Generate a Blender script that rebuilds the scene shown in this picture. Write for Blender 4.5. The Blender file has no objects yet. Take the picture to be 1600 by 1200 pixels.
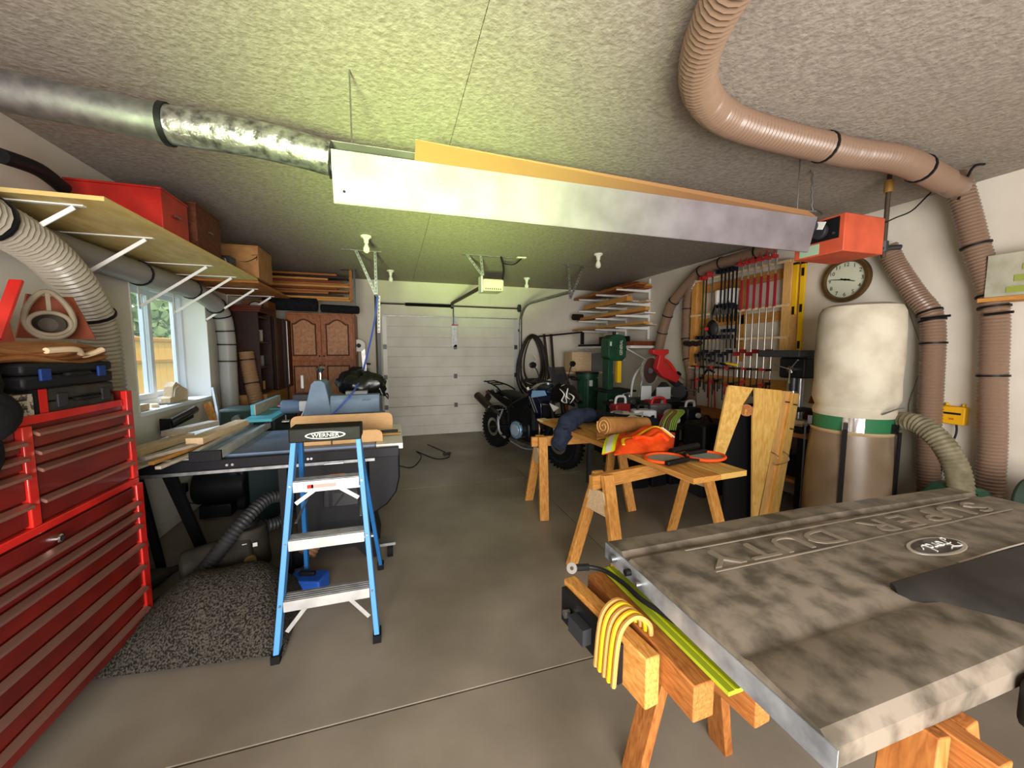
import bpy, bmesh, math, random
from mathutils import Vector, Matrix, Euler
V = Vector
PI = math.pi
random.seed(7)
SC = bpy.context.scene
COL = SC.collection
# ---------------------------------------------------------------- camera
FP = 600.0
PSI = math.atan(185 / FP); PIT = math.atan(52 / FP); CH = 1.53
cf = V((math.sin(PSI) * math.cos(PIT), math.cos(PSI) * math.cos(PIT), -math.sin(PIT)))
cr = V((math.cos(PSI), -math.sin(PSI), 0)); cu = cr.cross(cf)
CO = V((0, 0, CH))
cd = bpy.data.cameras.new('camera'); cam = bpy.data.objects.new('camera', cd); COL.objects.link(cam)
cd.sensor_width = 36; cd.lens = FP / 1600 * 36; cd.clip_start = 0.02; cd.clip_end = 200
cam.matrix_world = Matrix(((cr.x, cu.x, -cf.x, CO.x), (cr.y, cu.y, -cf.y, CO.y), (cr.z, cu.z, -cf.z, CO.z), (0, 0, 0, 1)))
SC.camera = cam
# the place was measured from the photograph: a sight line meets a plane of the room
def _ray(px, py): return cf + cr * ((px - 800) / FP) + cu * ((600 - py) / FP)
def AX(px, py, x): d = _ray(px, py); return CO + d * ((x - CO.x) / d.x)
def AY(px, py, y): d = _ray(px, py); return CO + d * ((y - CO.y) / d.y)
def AZ(px, py, z): d = _ray(px, py); return CO + d * ((z - CO.z) / d.z)
# ---------------------------------------------------------------- light
W = bpy.data.worlds.new('world'); SC.world = W; W.use_nodes = True
wn = W.node_tree.nodes; wl = W.node_tree.links
sky = wn.new('ShaderNodeTexSky'); sky.sky_type = 'NISHITA'; sky.sun_disc = False
sky.sun_elevation = math.radians(48); sky.sun_rotation = math.radians(100); sky.air_density = 1.2
wl.new(sky.outputs[0], wn['Background'].inputs[0]); wn['Background'].inputs[1].default_value = 0.22
def light(name, kind, loc, energy, color, rot=None, size=1, size_y=None, to=None):
    l = bpy.data.lights.new(name, kind); l.energy = energy; l.color = color
    if kind == 'AREA':
        l.size = size
        if size_y: l.shape = 'RECTANGLE'; l.size_y = size_y
    o = bpy.data.objects.new(name, l); COL.objects.link(o); o.location = loc
    if to is not None: o.rotation_euler = (V(to) - V(loc)).to_track_quat('-Z', 'Y').to_euler()
    return o
sun = light('sun', 'SUN', (-20, -10, 20), 3.2, (1, .95, .86), to=(-14, -14, 0)); sun.data.angle = .01
sun.rotation_euler = V((-.25, .75, -1.0)).to_track_quat('-Z', 'Y').to_euler()
# daylight through the open door behind the camera, through the window, and off the sunlit lawn onto the ceiling
light('daylight_door', 'AREA', (.1, -1.9, 1.15), 260, (1.0, .955, .92), size=2.7, size_y=2.1, to=(2.0, 4.2, 1.3))
lw = light('daylight_lawn', 'AREA', (-.95, -2.4, .15), 34, (.68, 1.0, .25), size=.9, size_y=.7, to=(.55, 3.7, 2.74)); lw.data.spread = math.radians(27)
light('daylight_window', 'AREA', (-4.4, 4.6, 4.4), 620, (.62, .78, 1.0), size=2.6, size_y=2.0, to=(-1.9, 4.25, 1.55))
SC.view_settings.view_transform = 'Standard'; SC.view_settings.look = 'None'
SC.view_settings.gamma = 1; SC.view_settings.use_curve_mapping = False
SC.view_settings.exposure = 0.5
SC.cycles.use_denoising = True; SC.cycles.max_bounces = 8; SC.cycles.diffuse_bounces = 4
SC.cycles.sample_clamp_indirect = 6; SC.cycles.caustics_reflective = False; SC.cycles.caustics_refractive = False
# ---------------------------------------------------------------- materials
def lin(c):
    if isinstance(c, str): c = [int(c[i:i + 2], 16) / 255 for i in (0, 2, 4)]
    return tuple((x / 12.92 if x <= .04045 else ((x + .055) / 1.055) ** 2.4) for x in c) + (1,)
MT = {}
def mat(name, col, rough=.6, metal=0, kind='plain', col2=None, scale=8, bump=0, stretch=(1, 1, 1), detail=4, lo=.35, hi=.65, alpha=1, trans=0, coat=0, coords='Object'):
    if name in MT: return MT[name]
    m = bpy.data.materials.new(name); m.use_nodes = True; MT[name] = m
    nt = m.node_tree; N = nt.nodes; L = nt.links; b = N['Principled BSDF']
    b.inputs['Roughness'].default_value = rough; b.inputs['Metallic'].default_value = metal
    b.inputs['Base Color'].default_value = lin(col)
    if alpha < 1: b.inputs['Alpha'].default_value = alpha
    if trans: b.inputs['Transmission Weight'].default_value = trans
    b.inputs['Specular IOR Level'].default_value = .5 if (rough < .4 or metal > .3) else .22
    if coat: b.inputs['Coat Weight'].default_value = coat
    m.diffuse_color = lin(col)
    if kind == 'plain' and not bump: return m
    tc = N.new('ShaderNodeTexCoord'); mp = N.new('ShaderNodeMapping'); mp.inputs['Scale'].default_value = stretch
    L.new(tc.outputs[coords], mp.inputs[0])
    nz = N.new('ShaderNodeTexNoise'); nz.inputs['Scale'].default_value = scale; nz.inputs['Detail'].default_value = detail
    L.new(mp.outputs[0], nz.inputs['Vector'])
    if kind == 'wood': nz.inputs['Distortion'].default_value = .6
    rp = N.new('ShaderNodeValToRGB'); e = rp.color_ramp.elements
    e[0].position = lo; e[1].position = hi; e[0].color = lin(col2 or col); e[1].color = lin(col)
    L.new(nz.outputs['Fac'], rp.inputs[0]); L.new(rp.outputs[0], b.inputs['Base Color'])
    if bump:
        bp = N.new('ShaderNodeBump'); bp.inputs['Strength'].default_value = bump; bp.inputs['Distance'].default_value = .01
        L.new(nz.outputs['Fac'], bp.inputs['Height']); L.new(bp.outputs[0], b.inputs['Normal'])
    return m
def wood(name, a, b_, rough=.6, sc=3.0): return mat(name, a, rough, kind='wood', col2=b_, scale=sc, stretch=(4, 4, 4), coords='Generated', detail=6, lo=.3, hi=.7, bump=.05)
# ---------------------------------------------------------------- shapes
def frame(d, up=None):
    d = V(d).normalized(); up = V(up or (0, 0, 1))
    if abs(d.dot(up)) > .98: up = V((1, 0, 0)) if abs(d.x) < .9 else V((0, 1, 0))
    s = d.cross(up).normalized(); return s, s.cross(d).normalized(), d
class B:
    def __init__(s): s.v = []; s.f = []
    def add(s, vs, fs):
        n = len(s.v); s.v += [V(p) for p in vs]; s.f += [[i + n for i in q] for q in fs]; return s
    def bx(s, x0, x1, y0, y1, z0, z1, R=None, c=None):
        if R is None and c is None:
            vs = [(x, y, z) for z in (z0, z1) for y in (y0, y1) for x in (x0, x1)]
        else:
            R = R or Matrix.Identity(3); vs = [V(c) + R @ V((x, y, z)) for z in (z0, z1) for y in (y0, y1) for x in (x0, x1)]
        return s.add(vs, [(0, 2, 3, 1), (4, 5, 7, 6), (0, 1, 5, 4), (1, 3, 7, 5), (3, 2, 6, 7), (2, 0, 4, 6)])
    def cb(s, c, d, rot=(0, 0, 0)):
        return s.bx(-d[0] / 2, d[0] / 2, -d[1] / 2, d[1] / 2, -d[2] / 2, d[2] / 2, Euler(rot).to_matrix(), c)
    def beam(s, p, q, w, h, up=None, w2=None, h2=None):
        a, b, d = frame(V(q) - V(p), up); vs = []
        for P, ww, hh in ((V(p), w, h), (V(q), w2 or w, h2 or h)):
            vs += [P + a * (x * ww / 2) + b * (y * hh / 2) for x, y in ((-1, -1), (1, -1), (1, 1), (-1, 1))]
        return s.add(vs, [(3, 2, 1, 0), (4, 5, 6, 7), (0, 1, 5, 4), (1, 2, 6, 5), (2, 3, 7, 6), (3, 0, 4, 7)])
    def loft(s, rings, cap=True, closed=False):
        n = len(rings[0]); vs = [p for r in rings for p in r]; fs = []; m = len(rings)
        for i in range(m if closed else m - 1):
            for j in range(n):
                a = i * n + j; b = i * n + (j + 1) % n; c = ((i + 1) % m) * n + (j + 1) % n; d = ((i + 1) % m) * n + j
                fs.append((a, b, c, d))
        if cap and not closed: fs.append(tuple(reversed(range(n)))); fs.append(tuple(range((m - 1) * n, m * n)))
        return s.add(vs, fs)
    def cyl(s, p, q, r, r2=None, n=16, cap=True):
        a, b, d = frame(V(q) - V(p)); r2 = r if r2 is None else r2
        return s.loft([[P + (a * math.cos(t) + b * math.sin(t)) * R for t in [2 * PI * k / n for k in range(n)]] for P, R in ((V(p), r), (V(q), r2))], cap)
    def lathe(s, prof, o=(0, 0, 0), d=(0, 0, 1), n=24, cap=True):
        a, b, d = frame(d); o = V(o)
        return s.loft([[o + d * z + (a * math.cos(t) + b * math.sin(t)) * max(r, 1e-4) for t in [2 * PI * k / n for k in range(n)]] for r, z in prof], cap)
    def tube(s, pts, r, n=8, closed=False, rib=None, smooth=6, sq=None):
        P = path(pts, smooth, closed); 
        if rib: P = resample(P, rib[0])
        rings = []; m = len(P); a = None
        for i in range(m):
            t = (P[(i + 1) % m] - P[i - 1]) if (closed or 0 < i < m - 1) else (P[1] - P[0] if i == 0 else P[-1] - P[-2])
            if t.length < 1e-9: t = V((0, 0, 1))
            t.normalize()
            if a is None: a = frame(t)[0]
            a = (a - t * a.dot(t)).normalized(); b = t.cross(a)
            rr = r(i / (m - 1)) if callable(r) else r
            if rib: rr *= (1 + rib[1] * (1 if i % 2 else -1))
            k = sq or 1
            rings.append([P[i] + a * math.cos(2 * PI * j / n) * rr + b * math.sin(2 * PI * j / n) * rr * k for j in range(n)])
        return s.loft(rings, True, closed)
    def prism(s, poly, o, U, Vv, dep):
        o = V(o); U = V(U); Vv = V(Vv); nrm = U.cross(Vv).normalized(); n = len(poly)
        fr = [o + U * x + Vv * y for x, y in poly]; bk = [p + nrm * dep for p in fr]
        return s.add(fr + bk, [tuple(reversed(range(n))), tuple(range(n, 2 * n))] + [(i, (i + 1) % n, n + (i + 1) % n, n + i) for i in range(n)])
    def mv(s, x=0, y=0, z=0):
        s.v = [p + V((x, y, z)) for p in s.v]; return s
    def ell(s, c, r, R=None, n=16, m=10):
        if isinstance(r, (int, float)): r = (r, r, r)
        R = R or Matrix.Identity(3); c = V(c)
        return s.loft([[c + R @ V((r[0] * math.sin(ph) * math.cos(t), r[1] * math.sin(ph) * math.sin(t), -r[2] * math.cos(ph))) for t in [2 * PI * k / n for k in range(n)]] for ph in [max(.02, min(PI - .02, PI * i / m)) for i in range(m + 1)]])
    def sheet(s, fn, nu, nv, th=.004):
        g = [[V(fn(i / nu, j / nv)) for j in range(nv + 1)] for i in range(nu + 1)]; w = nv + 1
        nr = [[None] * w for _ in g]
        for i in range(nu + 1):
            for j in range(w):
                du = g[min(i + 1, nu)][j] - g[max(i - 1, 0)][j]; dv = g[i][min(j + 1, nv)] - g[i][max(j - 1, 0)]
                k = du.cross(dv); nr[i][j] = k.normalized() if k.length > 1e-12 else V((0, 0, 1))
        vs = [g[i][j] for i in range(nu + 1) for j in range(w)] + [g[i][j] - nr[i][j] * th for i in range(nu + 1) for j in range(w)]
        k = (nu + 1) * w; fs = []
        for i in range(nu):
            for j in range(nv):
                a = i * w + j; fs += [(a, a + w, a + w + 1, a + 1), (k + a, k + a + 1, k + a + w + 1, k + a + w)]
        for i in range(nu):
            a = i * w; fs.append((a, k + a, k + a + w, a + w)); a = i * w + nv; fs.append((a, a + w, k + a + w, k + a))
        for j in range(nv):
            a = j; fs.append((a, a + 1, k + a + 1, k + a)); a = nu * w + j; fs.append((a, k + a, k + a + 1, a + 1))
        return s.add(vs, fs)
    def obj(s, name, m, parent=None, bev=0, sm=True, world=True, sub=0, **props):
        me = bpy.data.meshes.new(name); off = V((0, 0, 0)); Ri = None
        if parent is not None and world:
            r = parent
            while r.parent: r = r.parent
            off = r.location; Ri = r.rotation_euler.to_matrix().inverted() if r.rotation_euler.z else None
        vs = [p - off for p in s.v]
        if Ri: vs = [Ri @ p for p in vs]
        if parent is None and world:
            lo = V([min(p[i] for p in vs) for i in range(3)]); hi = V([max(p[i] for p in vs) for i in range(3)])
            base = V(((lo.x + hi.x) / 2, (lo.y + hi.y) / 2, lo.z)); vs = [p - base for p in vs]
        else: base = V((0, 0, 0))
        me.from_pydata([tuple(p) for p in vs], [], s.f); me.validate()
        b = bmesh.new(); b.from_mesh(me); bmesh.ops.recalc_face_normals(b, faces=b.faces)
        b.to_mesh(me); b.free()
        me.materials.append(MT[m] if isinstance(m, str) else m)
        o = bpy.data.objects.new(name, me); COL.objects.link(o); o.location = base
        if parent is not None: o.parent = parent
        if sm: me.shade_smooth(); me.set_sharp_from_angle(angle=.62)
        if bev:
            k = o.modifiers.new('bevel', 'BEVEL'); k.width = bev; k.segments = 2; k.limit_method = 'ANGLE'; k.angle_limit = .6
        if sub:
            k = o.modifiers.new('sub', 'SUBSURF'); k.levels = sub; k.render_levels = sub
        for a, c in props.items():
            o[a] = c
        return o
def path(pts, k=6, closed=False):
    pts = [V(p) for p in pts]
    if k <= 1 or len(pts) < 3: return pts
    out = []; n = len(pts)
    for i in range(n if closed else n - 1):
        g = (lambda q: pts[q % n]) if closed else (lambda q: pts[max(0, min(n - 1, q))])
        p0, p1, p2, p3 = g(i - 1), g(i), g(i + 1), g(i + 2)
        for j in range(k):
            t = j / k
            out.append(.5 * ((2 * p1) + (p2 - p0) * t + (2 * p0 - 5 * p1 + 4 * p2 - p3) * t * t + (3 * p1 - p0 - 3 * p2 + p3) * t ** 3))
    if not closed: out.append(pts[-1])
    return out
def resample(P, step):
    out = [P[0]]; acc = 0; need = step
    for a, b in zip(P, P[1:]):
        l = (b - a).length; d = 0
        while l - d >= need:
            d += need; out.append(a.lerp(b, d / l)); need = step
        need -= l - d
    return out
def T(name, label, cat, loc=(0, 0, 0), rotz=0, group=None):
    o = bpy.data.objects.new(name, None); COL.objects.link(o); o.empty_display_size = .1
    o.location = loc; o.rotation_euler = (0, 0, rotz); o['label'] = label; o['category'] = cat
    if group: o['group'] = group
    return o
def one(b, name, m, label, cat, group=None, **k):
    o = b.obj(name, m, None, **k); o['label'] = label; o['category'] = cat
    if group: o['group'] = group
    return o
def struct(b, name, m, parent=None, **k):
    o = b.obj(name, m, parent, **k)
    if parent is None: o['kind'] = 'structure'
    return o
def dup(r, loc=None, rotz=None, label=None, parent=None):
    c = r.copy(); COL.objects.link(c); c.parent = parent
    if loc is not None: c.location = loc
    if rotz is not None: c.rotation_euler.z = rotz
    if label: c['label'] = label
    for ch in list(r.children): dup(ch, parent=c)
    return c
def text(s, name, m, parent, o, U, Vv, size, ext=.002, shear=0, sx=1, align='CENTER', sub_parent=True):
    cu_ = bpy.data.curves.new('t', 'FONT'); cu_.body = s; cu_.size = 1; cu_.align_x = align; cu_.align_y = 'CENTER'; cu_.shear = shear; cu_.extrude = .5; cu_.resolution_u = 3
    t = bpy.data.objects.new('t', cu_); COL.objects.link(t)
    me = bpy.data.meshes.new_from_object(t.evaluated_get(bpy.context.evaluated_depsgraph_get())); bpy.data.objects.remove(t)
    U = V(U).normalized(); Vv = V(Vv).normalized(); n = U.cross(Vv)
    b = B(); b.v = [V(o) + U * (p.co.x * size * sx) + Vv * (p.co.y * size) + n * (p.co.z * ext) for p in me.vertices]; b.f = [list(q.vertices) for q in me.polygons]
    bpy.data.meshes.remove(me)
    return b.obj(name, m, parent, sm=False)
# ---------------------------------------------------------------- common materials
mat('wall_paint', 'd8d1c4', .85, kind='n', col2='c8bfb0', scale=2.2, bump=.12, detail=9, lo=.2, hi=.6)
mat('ceiling_paint', 'aaa196', .95, kind='n', col2='8f857a', scale=45, bump=.55, detail=4, lo=.3, hi=.7)
mat('concrete', '958b7e', .42, kind='n', col2='685e51', scale=1.6, bump=.08, detail=10, lo=.25, hi=.75)
mat('white_trim', 'e6e6e2', .5); mat('vinyl', 'dfe3e8', .4)
mat('door_white', 'd2cfc6', .5, kind='n', col2='c6c1b5', scale=3, bump=.03)
mat('black', '121214', .5); mat('black_rubber', '0c0c0d', .8); mat('black_gloss', '0d0e12', .22, coat=.5); mat('dark_grey', '2b2c2f', .5)
mat('grey', '77787a', .5); mat('light_grey', 'b9bbbd', .45); mat('white', 'e8e6e0', .5); mat('cream', 'd8d2bb', .5)
mat('steel', 'a8a9ab', .35, 1); mat('chrome', 'd5d6d8', .15, 1); mat('galv', '9b9c9c', .45, .9, kind='n', col2='7d7e80', scale=20)
mat('dark_steel', '45474a', .45, .8); mat('brown_rod', '4a3d33', .6, .3)
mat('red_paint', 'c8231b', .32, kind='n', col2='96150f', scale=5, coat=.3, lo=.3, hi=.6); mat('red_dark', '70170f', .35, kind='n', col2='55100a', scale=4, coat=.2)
mat('red', 'c3241c', .45); mat('orange_box', 'c9583a', .5, kind='n', col2='b04c34', scale=6); mat('yellow', 'e3b41c', .45); mat('orange', 'f2561c', .6)
mat('blue_fibre', '4d8bc6', .4); mat('blue_strap', '4a5fb0', .8); mat('blue', '2450a8', .5)
mat('aluminium', 'd6d5d1', .4, .6, kind='n', col2='b9b8b4', scale=10)
mat('green_machine', '1f4a33', .45, kind='n', col2='17382a', scale=8); mat('green_paint', '2c6a45', .5)
mat('cyan_paint', '4f97a5', .45); mat('dark_teal', '10201f', .6)
mat('machine_blue', '8095ab', .45, kind='n', col2='6b8098', scale=6)
wood('pine', 'd29a52', 'a86e30'); wood('pine_dark', 'b0713a', '854d20'); wood('pine_pale', 'dcc3a0', 'c4a57c'); wood('ply', 'd8b368', 'bb8c40')
wood('mdf', 'd0a878', 'c59a68'); wood('oak', 'a8663c', '7c4726', .45); wood('walnut', '2e1712', '1c0d0a', .4); wood('board_grey', 'c2b6a8', '9c8d7c'); wood('red_wood', '8a4424', '5f2c16')
mat('card', 'a87a4c', .85, kind='n', col2='946840', scale=10)
mat('hose_clear', '8a7a6a', .35); mat('hose_grey', '8f8c86', .4); mat('hose_tan', '85664a', .5)
mat('dusty_canvas', 'c5beac', .95, kind='n', col2='9b8f7c', scale=4, bump=.4, detail=8, lo=.25, hi=.6)
mat('leather_tan', '9c6b3f', .7, kind='n', col2='7a4e2a', scale=9, bump=.2)
mat('fabric_black', '101114', .95, kind='n', col2='1c1d22', scale=30, bump=.3); mat('fabric_navy', '2a3245', .9, kind='n', col2='1e2434', scale=20, bump=.3)
# ---------------------------------------------------------------- room
XL, XR, YB, YR, ZC = -1.88, 4.05, 7.1, -1.95, 2.74
WY0, WY1, WZ0, WZ1 = 3.64, 4.88, 1.05, 2.12
fl = B().bx(XL - .4, XR + .3, YR - .3, YB + .3, -.2, -.012); F0 = struct(fl, 'floor', 'dark_grey')
xs = [XL, 1.52, XR]; ys = [YR, 1.6, 4.3, YB]
for i in range(2):
    for j in range(3):
        B().bx(xs[i] + .004, xs[i + 1] - .004, ys[j] + .004, ys[j + 1] - .004, -.0121, 0).obj('floor_slab', 'concrete', F0, bev=.003)
C0 = struct(B().bx(XL - .4, XR + .3, YR - .3, YB + .3, ZC + .012, ZC + .2), 'ceiling', 'ceiling_paint')
for i, (a, b_) in enumerate([(XL, .35), (.35, 2.8), (2.8, XR)]):
    for j in range(4):
        y0 = YR + j * 2.27; B().bx(a + .0015, b_ - .0015, y0 + .0015, min(y0 + 2.27, YB) - .0015, ZC, ZC + .0125).obj('plaster_board', 'ceiling_paint', C0)
WLo = XL - .3
w = struct(B().bx(WLo, XL, YR, WY0, 0, ZC), 'wall_left', 'wall_paint')
for n, a in (('wall_segment', (WY1, YB, 0, ZC)), ('wall_segment', (WY0, WY1, 0, WZ0)), ('wall_segment', (WY0, WY1, WZ1, ZC))):
    B().bx(WLo, XL, *a).obj(n, 'wall_paint', w)
struct(B().bx(XR, XR + .2, YR, YB, 0, ZC), 'wall_right', 'wall_paint')
struct(B().bx(XL - .3, XR + .2, YB, YB + .2, 0, ZC), 'wall_back', 'wall_paint')
w = struct(B().bx(XL - .3, -1.4, YR - .2, YR, 0, ZC), 'wall_rear', 'wall_paint')
B().bx(1.6, XR + .2, YR - .2, YR, 0, ZC).obj('wall_segment', 'wall_paint', w)
B().bx(-1.4, 1.6, YR - .2, YR, 2.3, ZC).obj('wall_segment', 'wall_paint', w)
struct(B().bx(XL, XL + .012, 2.35, YB, 0, .09), 'baseboard_left', 'wall_paint')
# window in the left wall
wf = struct(B().bx(WLo + .02, WLo + .1, WY0, WY1, WZ0, WZ0 + .05), 'window_1', 'vinyl')
xf0, xf1 = WLo + .02, WLo + .1
for nm, q in (('window_frame', (xf0, xf1, WY0, WY1, WZ1 - .05, WZ1)), ('window_frame', (xf0, xf1, WY0, WY0 + .05, WZ0 + .05, WZ1 - .05)), ('window_frame', (xf0, xf1, WY1 - .05, WY1, WZ0 + .05, WZ1 - .05))):
    B().bx(*q).obj(nm, 'vinyl', wf, bev=.004)
ym = WY0 + .66
def sash(y0, y1, x):
    t = .05; b = B()
    for q in ((y0, y0 + t, WZ0 + .05, WZ1 - .05), (y1 - t, y1, WZ0 + .05, WZ1 - .05), (y0 + t, y1 - t, WZ0 + .05, WZ0 + .1), (y0 + t, y1 - t, WZ1 - .1, WZ1 - .05)): b.bx(x, x + .03, *q)
    s = b.obj('sash', 'vinyl', wf)
    m = mat('glass', 'ffffff', .02, alpha=.12); B().bx(x + .012, x + .016, y0 + t, y1 - t, WZ0 + .1, WZ1 - .1).obj('pane', m, s, sm=False)
sash(WY0 + .05, ym + .03, xf0 + .042); sash(ym - .03, WY1 - .05, xf0 + .006)
B().bx(xf1, XL + .02, WY0 - .02, WY1 + .02, WZ0 - .03, WZ0 + .002).obj('window_sill', 'white_trim', wf, bev=.004)
B().bx(xf1, XL + .004, WY0, WY0 + .012, WZ0, WZ1).obj('jamb', 'white_trim', wf)
B().bx(xf1, XL + .004, WY1 - .012, WY1, WZ0, WZ1).obj('jamb', 'white_trim', wf)
B().bx(xf1, XL + .004, WY0 + .012, WY1 - .012, WZ1 - .012, WZ1).obj('jamb', 'white_trim', wf)
# sectional garage door in the back wall
DX0, DX1 = -.17, 2.28
gd = struct(B().bx(DX0, DX1, YB - .012, YB - .002, 0, 2.13), 'door_1', 'door_white')
for k in range(4):
    z0 = .005 + k * .531; dx = .009
    p = B(); yf = YB - .055; pf = []
    lines = [z0 + .17, z0 + .36]; zc = z0; prof = [(YB - .015, z0), (yf, z0)]
    for l in lines: prof += [(yf, l - .006), (yf + .006, l), (yf, l + .006)]
    prof += [(yf, z0 + .525), (YB - .015, z0 + .525)]
    b = B(); n = len(prof); b.add([(DX0, y, z) for y, z in prof] + [(DX1, y, z) for y, z in prof], [tuple(range(n)), tuple(range(2 * n - 1, n - 1, -1))] + [(i, (i + 1) % n, n + (i + 1) % n, n + i) for i in range(n)])
    pn = b.obj('door_panel', 'door_white', gd, sm=False)
    for x in (DX0 + .035, DX1 - .035): B().bx(x - .035, x + .035, yf - .006, yf - .0005, z0 + .01, z0 + .52).obj('end_stile', 'light_grey' if x > 1 else 'white', pn)
    if k < 3:
        for x in (DX0 + .035, (DX0 + DX1) / 2 + .03, DX1 - .035):
            B().bx(x - .03, x + .03, yf - .02, yf - .0065, z0 + .49, z0 + .57).obj('hinge', 'dark_steel', pn)
B().bx(1.02, 1.12, YB - .075, YB - .056, 1.6, 2.12).obj('door_stiffener', 'galv', gd)
B().bx(DX0 - .005, DX1, YB - .07, YB - .056, 2.125, 2.14).obj('top_rail', 'galv', gd)
# ---------------------------------------------------------------- outdoors seen through the window
struct(B().bx(-60, 60, -60, 60, -.35, -.22), 'ground', mat('grass', '6f9a2c', .95, kind='n', col2='4a7420', scale=3, bump=.5))
struct(B().bx(-4.5, 4.5, -9, YR - .21, -.215, -.02), 'added_slab', mat('slab_beige', 'a39c8c', .9, kind='n', col2='857e70', scale=30))  # unseen slab, added so the grass bounces less green into the room
fe = T('board_fence', 'sunlit yellow timber fence beyond the window', 'fence', (-5.6, 8, -.22))
wood('fence_wood', 'e8b45a', 'd59a3c', .8)
ft = AX(240, 527, -5.6).z
for k in range(44):
    y = 2.2 + k * .3; B().bx(-5.62, -5.6, y, y + .292, -.2, ft + random.uniform(-.01, .01)).obj('board', 'fence_wood', fe)
for z in (ft - .1, ft - .62, .3): B().bx(-5.6, -5.56, 2.2, 15.4, z, z + .07).obj('rail', wood('fence_rail', 'c08a3c', 'a37028', .8), fe)
lf = mat('leaves', '9fb57a', .8, kind='n', col2='6f8a50', scale=2)
def tree(x, y, h, lab, n=1500, tint='leaves'):
    t = T('tree', lab, 'tree', (x, y, -.22), group='trees beyond the fence')
    B().cyl((x, y, -.22), (x, y, h * .8), .16, .05, 8).obj('trunk', 'pine_dark', t)
    b = B()
    for _ in range(n):
        z = random.uniform(.2, 1); r = (1.02 - z) * h * .42 + .3; a = random.uniform(0, 6.28); rr = r * random.uniform(.3, 1)
        c = V((x + rr * math.cos(a), y + rr * math.sin(a), z * h + .4)); u = V([random.uniform(-1, 1) for _ in range(3)]).normalized() * .22; w_ = u.cross(V([random.uniform(-1, 1) for _ in range(3)])).normalized() * .16
        b.add([c - u, c + w_, c + u, c - w_], [(0, 1, 2, 3)])
    o = b.obj('foliage', tint, t, sm=False); o['kind'] = 'stuff'
tree(-8.5, 12.0, 5.0, 'tall bushy green tree, left in the window view'); tree(-9, 17.0, 5.8, 'tall green tree seen in the right window pane'); tree(-17, 15.5, 8, 'tallest pale tree behind the others outside the window'); tree(-9, 23, 4.6, 'green tree furthest along the fence outside the window')
# ================================================================ red tool chests
X0 = -1.25
tc = T('rolling_tool_cabinet', 'tall red rolling cabinet with full width drawers and a round lock', 'tool cabinet', (-1.48, 1.86, 0))
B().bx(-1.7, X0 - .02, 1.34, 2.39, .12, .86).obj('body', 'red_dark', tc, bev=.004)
for y in (1.36, 2.37): B().bx(X0 - .02, X0 + .005, y - .025, y + .025, .12, .86).obj('corner_post', 'red_paint', tc, bev=.004)
zs = [.83, .785, .725, .665, .565, .45, .335, .225, .14]
def drawer(par, y0, y1, zt, zb, lip=True):
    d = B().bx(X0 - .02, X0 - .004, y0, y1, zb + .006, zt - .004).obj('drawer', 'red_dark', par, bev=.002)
    if lip:
        b = B(); b.add([(X0 - .004 + a, y, zt + c) for y in (y0, y1) for a, c in ((0, -.002), (.022, -.012), (.024, -.022), (.018, -.024), (0, -.012))], [(0, 1, 2, 3, 4), (9, 8, 7, 6, 5)] + [(i, (i + 1) % 5, 5 + (i + 1) % 5, 5 + i) for i in range(5)])
        b.obj('drawer_pull', mat('lip_metal', 'a07468', .35, .7), d, sm=False)
    return d
d0 = drawer(tc, 1.39, 2.345, .855, .79, False)
B().lathe([(.016, 0), (.016, .014), (.011, .018), (.0, .018)], (X0 - .004, 1.87, .812), (1, 0, 0), 16).obj('lock', 'chrome', d0)
for a, b_ in zip(zs[1:], zs[2:]): drawer(tc, 1.39, 2.345, a, b_)
for x in (-1.62, -1.33):
    for y in (1.42, 2.3):
        c = B().cyl((x, y - .015, .05), (x, y + .015, .05), .05, n=18).obj('caster_wheel', 'black_rubber', tc)
        B().bx(x - .03, x + .03, y - .024, y + .024, .09, .12).obj('caster_fork', 'steel', c)
tt = T('tool_chest', 'red top chest with narrow drawers at left and four wide drawers, cases piled on it', 'tool chest', (-1.48, 1.86, .862))
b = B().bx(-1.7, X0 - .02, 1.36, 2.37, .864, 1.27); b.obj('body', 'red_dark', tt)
for a in ((-1.7, -1.69, 1.36, 2.37), (-1.68, X0 - .02, 1.36, 1.372), (-1.68, X0 - .02, 2.358, 2.37)): B().bx(*a, 1.27, 1.335).obj('tray_side', 'red_dark', tt)
B().bx(X0 - .022, X0 - .01, 1.4, 2.32, 1.262, 1.295).obj('tray_lip', 'red_paint', tt, bev=.003)
B().bx(X0 - .022, X0 + .004, 1.36, 2.37, .864, .895).obj('bottom_rail', 'red_paint', tt, bev=.004)
for y in (1.37, 1.79, 2.35): B().bx(X0 - .022, X0 + .004, y - .02, y + .02, .896, 1.335 if y > 2 else 1.262).obj('corner_post', 'red_paint', tt, bev=.004)
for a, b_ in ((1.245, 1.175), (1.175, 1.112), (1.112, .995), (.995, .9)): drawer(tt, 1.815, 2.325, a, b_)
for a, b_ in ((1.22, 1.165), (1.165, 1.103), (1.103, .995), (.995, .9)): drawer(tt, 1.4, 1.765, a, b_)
ld = T('red_toolbox_lid', 'bright red folded metal lid standing behind the piled cases', 'lid', (-1.64, 1.95, 1.3))
B().cb((-1.63, 1.95, 1.52), (.02, .75, .44), (0, -.12, 0)).obj('lid_panel', 'red_paint', ld, bev=.004)
B().beam(AX(-8, 530, -1.45), AX(26, 438, -1.45), .012, .04, (1, 0, 0)).obj('side_flange', 'red_paint', ld)
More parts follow.
